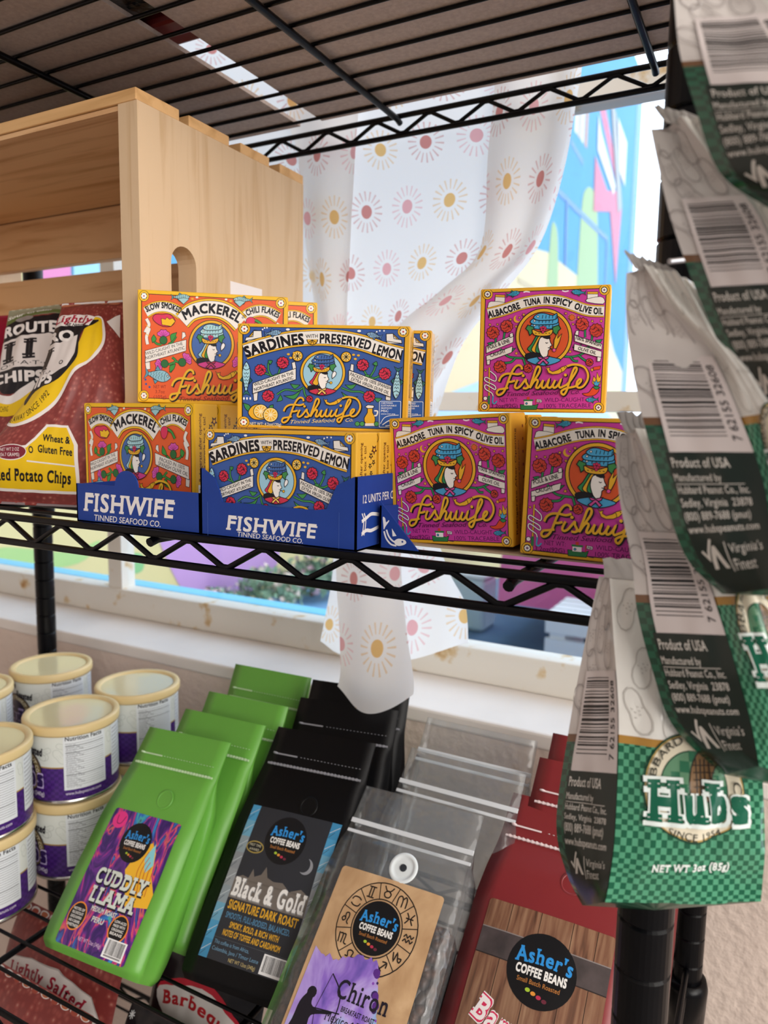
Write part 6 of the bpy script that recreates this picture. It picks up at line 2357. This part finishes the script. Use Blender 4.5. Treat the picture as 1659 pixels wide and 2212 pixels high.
HB = {
'E': [((-0.0658, 0.3289, -0.0657), (-0.0599, 0.3219, -0.0648), (-0.0156, 0.3262, -0.0655)), ((-0.0696, 0.3259, -0.0943), (-0.0556, 0.3153, -0.0894), (-0.0082, 0.3230, -0.0910)), ((-0.0737, 0.3214, -0.1325), (-0.0504, 0.3081, -0.1227), (0.0014, 0.3250, -0.1240)), ((-0.0766, 0.3167, -0.1774), (-0.0478, 0.2983, -0.1645), (0.0066, 0.3250, -0.1640)), ((-0.0711, 0.3168, -0.2008), (-0.0483, 0.2947, -0.1840), (0.0072, 0.3240, -0.1838)), ((-0.0635, 0.3188, -0.2157), (-0.0493, 0.2928, -0.1936), (0.0071, 0.3230, -0.1924))],
'D': [((-0.0585, 0.3103, -0.0042), (-0.0503, 0.3061, -0.0003), (-0.0320, 0.3077, -0.0009)), ((-0.0551, 0.3079, -0.0285), (-0.0365, 0.3030, -0.0277), (-0.0170, 0.3050, -0.0275)), ((-0.0487, 0.3069, -0.0538), (-0.0225, 0.3006, -0.0505), (-0.0030, 0.3026, -0.0488)), ((-0.0452, 0.3052, -0.0740), (-0.0144, 0.2957, -0.0689), (0.0102, 0.3002, -0.0665)), ((-0.0378, 0.3052, -0.0978), (-0.0066, 0.2920, -0.0896), (0.0217, 0.2983, -0.0864)), ((-0.0290, 0.3069, -0.1193), (-0.0008, 0.2925, -0.1088), (0.0289, 0.2995, -0.1058)), ((-0.0104, 0.3142, -0.1378), (0.0023, 0.2923, -0.1222), (0.0318, 0.2983, -0.1254))],
'C': [((-0.0543, 0.2924, 0.0570), (-0.0477, 0.2882, 0.0590), (-0.0302, 0.2896, 0.0514)), ((-0.0534, 0.2897, 0.0448), (-0.0373, 0.2846, 0.0439), (-0.0200, 0.2849, 0.0375)), ((-0.0512, 0.2874, 0.0302), (-0.0236, 0.2827, 0.0280), (-0.0104, 0.2801, 0.0258)), ((-0.0451, 0.2857, 0.0057), (-0.0125, 0.2786, 0.0058), (0.0071, 0.2787, 0.0074)), ((-0.0372, 0.2854, -0.0186), (-0.0036, 0.2751, -0.0163), (0.0189, 0.2758, -0.0145)), ((-0.0271, 0.2871, -0.0462), (0.0010, 0.2745, -0.0384), (0.0282, 0.2780, -0.0348)), ((-0.0141, 0.2921, -0.0599), (0.0033, 0.2739, -0.0521), (0.0304, 0.2774, -0.0480))],
'B': [((-0.0465, 0.2799, 0.1025), (-0.0370, 0.2796, 0.1050), (-0.0183, 0.2830, 0.0987)), ((-0.0434, 0.2784, 0.0907), (-0.0256, 0.2758, 0.0888), (-0.0038, 0.2797, 0.0854)), ((-0.0384, 0.2771, 0.0730), (-0.0119, 0.2730, 0.0704), (0.0100, 0.2756, 0.0685)), ((-0.0305, 0.2770, 0.0521), (-0.0026, 0.2675, 0.0499), (0.0182, 0.2682, 0.0497)), ((-0.0213, 0.2779, 0.0313), (0.0050, 0.2632, 0.0307), (0.0237, 0.2618, 0.0311)), ((-0.0109, 0.2807, 0.0120), (0.0111, 0.2642, 0.0140), (0.0306, 0.2636, 0.0178)), ((-0.0046, 0.2826, 0.0012), (0.0142, 0.2647, 0.0057), (0.0323, 0.2635, 0.0098))],
'A': [((-0.0409, 0.2664, 0.1484), (-0.0262, 0.2684, 0.1484), (-0.0081, 0.2717, 0.1441)), ((-0.0388, 0.2637, 0.1343), (-0.0144, 0.2622, 0.1292), (0.0050, 0.2653, 0.1261)), ((-0.0360, 0.2611, 0.1176), (-0.0034, 0.2555, 0.1098), (0.0148, 0.2570, 0.1078)), ((-0.0305, 0.2599, 0.1005), (0.0034, 0.2468, 0.0915), (0.0194, 0.2460, 0.0895)), ((-0.0220, 0.2612, 0.0792), (0.0078, 0.2458, 0.0759), (0.0246, 0.2455, 0.0756)), ((-0.0079, 0.2672, 0.0686), (0.0109, 0.2459, 0.0645), (0.0286, 0.2462, 0.0648))],
}

def hanging_bag(key, seed, label):
    rows = res(HB[key], 48)
    c = rows[0][1]
    t = empty('peanut_bag', W(*c))
    o = W(*c)
    nf, ng = 30, 20
    F_, G_, B_, S_ = [], [], [], []
    n_ = len(rows)
    for i, (bl, fl, fr) in enumerate(rows):
        tt = i / (n_ - 1)
        br = fr + (bl - fl) * .9
        dn = rows[min(i + 1, n_ - 1)][1] - rows[max(i - 1, 0)][1]
        nrm = dn.cross(fr - fl).normalized()
        gn = dn.cross(fl - bl).normalized()
        full = math.sin(math.pi * min(1, tt * .92 + .04)) ** .7
        fr_row, g_row = [], []
        for j in range(nf):
            s_ = j / (nf - 1)
            p = fl * (1 - s_) + fr * s_
            w_ = .0026 * noise.noise(Vector((s_ * 2.5 + seed, tt * 5, seed))) + .0018 * noise.noise(Vector((s_ * 9 + tt * 5, tt * 3 + seed, 2.0)))
            fr_row.append(W(*(p + nrm * (.0045 * math.sin(math.pi * s_) * full + w_ * math.sin(math.pi * s_) ** .4))) - o)
        cr = .0035 * (1 - tt) ** 1.2
        for j in range(ng):
            s_ = j / (ng - 1)
            p = bl * (1 - s_) + fl * s_
            w_ = .0012 * noise.noise(Vector((s_ * 3 + seed + 5, tt * 7, seed)))
            g_row.append(W(*(p - gn * ((cr - .0012 * full) * math.sin(math.pi * s_)) + gn * w_ * math.sin(math.pi * s_))) - o)
        F_.append(fr_row)
        G_.append(g_row)
        B_.append([W(*(br * (1 - k / 5) + bl * (k / 5))) - o for k in range(6)])
        S_.append([W(*(fr * (1 - k / 5) + br * (k / 5))) - o for k in range(6)])
    mb = MB()
    uv = lambda t_, s_: (s_, 1 - t_)
    mb.grid(F_, FRP, True, uv)
    mb.grid(G_, SDP, True, uv)
    mb.grid(B_, SDP, True, uv)
    mb.grid(S_, SDP, True, uv)
    # bottom fold and its crimped fin
    lp = G_[-1] + F_[-1][1:] + S_[-1][1:] + B_[-1][1:-1]
    cen = sum(lp, Vector()) / len(lp)
    dz = Vector((0, 0, -.003))
    mb.add(lp + [cen + dz], [(k, (k + 1) % len(lp), len(lp)) for k in range(len(lp))], BKP, False)
    mb.art(HF, Grid(F_), .00034, .00007)
    mb.art(HS_, Grid(G_), .00040, .00007)
    mb.obj('pouch', t)
    # crimped seals at the top and at the bottom
    crm = pm('crimped_film', 'B9B4B0', .25, .5)
    mb = MB()
    rnd = random.Random(seed)
    def fin(a, b, d, mat, n=16, deep=.009):
        g = [[], [], []]
        for k in range(n):
            s_ = k / (n - 1)
            p = a * (1 - s_) + b * s_
            off = Vector((0, .0007 * (1 if k % 2 else -1), 0))
            g[0].append(p + d * (deep + rnd.uniform(-.0012, .0012)) + off)
            g[1].append(p + d * deep * .5 - off)
            g[2].append(p)
        mb.grid(g, mat, True)
    up = (W(*rows[0][1]) - W(*rows[3][1])).normalized()
    mid_l = (G_[0][0] + G_[0][-1]) * .5
    mid_r = (F_[0][-1] + B_[0][0]) * .5
    fin(mid_l, mid_r, up, crm)
    mb.obj('top_seal', t)
    mb = MB()
    dn = (W(*rows[-1][1]) - W(*rows[-4][1])).normalized()
    fin(G_[-1][-1] * .97 + G_[-1][0] * .03, F_[-1][-1] * .97 + B_[-1][0] * .03, dn, pm('crimped_green', '1E4A3A', .3, .5), 40, -.0022)
    mb.obj('bottom_seal', t)
    return tag(t, label, 'peanut bag', 'peanut bags hanging by the front post')
hanging_bag('E', 3, 'lowest hanging green and white peanut bag, its checkered front showing whole')
hanging_bag('D', 5, 'hanging peanut bag second from the bottom, its dark corner over the lowest bag')
hanging_bag('C', 8, 'hanging peanut bag in the middle of the strip, bar code beside the tuna boxes')
hanging_bag('B', 11, 'hanging peanut bag second from the top, against the window')
hanging_bag('A', 14, 'topmost hanging peanut bag at the upper right corner, nearest and most blurred')
# the clip strip that carries them
mb = MB()
pts = [Vector((-.006, .3265, .30)), Vector((-.004, .322, .12)), Vector((-.006, .326, -.02)), Vector((-.010, .330, -.075))]
clip = empty('clip_strip', W(-.006, .326, .30))
for a, b in zip(pts, pts[1:]):
    d = (b - a)
    vs = []
    for p in (a, b):
        for (dx, dy) in ((-.009, -.0006), (.009, -.0006), (.009, .0006), (-.009, .0006)):
            vs.append(W(p.x + dx, p.y + dy, p.z) - clip.location)
    mb.add(vs, [(0, 1, 5, 4), (1, 2, 6, 5), (2, 3, 7, 6), (3, 0, 4, 7), (0, 3, 2, 1), (4, 5, 6, 7)], pm('strip_plastic', '1A1A1E', .35, .5))
mb.obj('strip', clip)
for key in 'ABCDE':
    r0 = HB[key][0]
    top = (Vector(r0[1]) + Vector(r0[2])) * .5
    z = top.z + .004
    sx = -.006
    mb = MB()
    mb.tube([W(sx, .324, z + .006) - clip.location, W((sx + top.x) / 2, (.324 + top.y) / 2, z + .004) - clip.location, W(top.x, top.y, z) - clip.location], .0011, pm('hook_steel', 'B8B8BC', .3, .5, .8), 8)
    mb.obj('hook', clip)
tag(clip, 'narrow black clip strip hanging beside the front right post, carrying the peanut bags', 'clip strip')
bpy.context.view_layer.update()
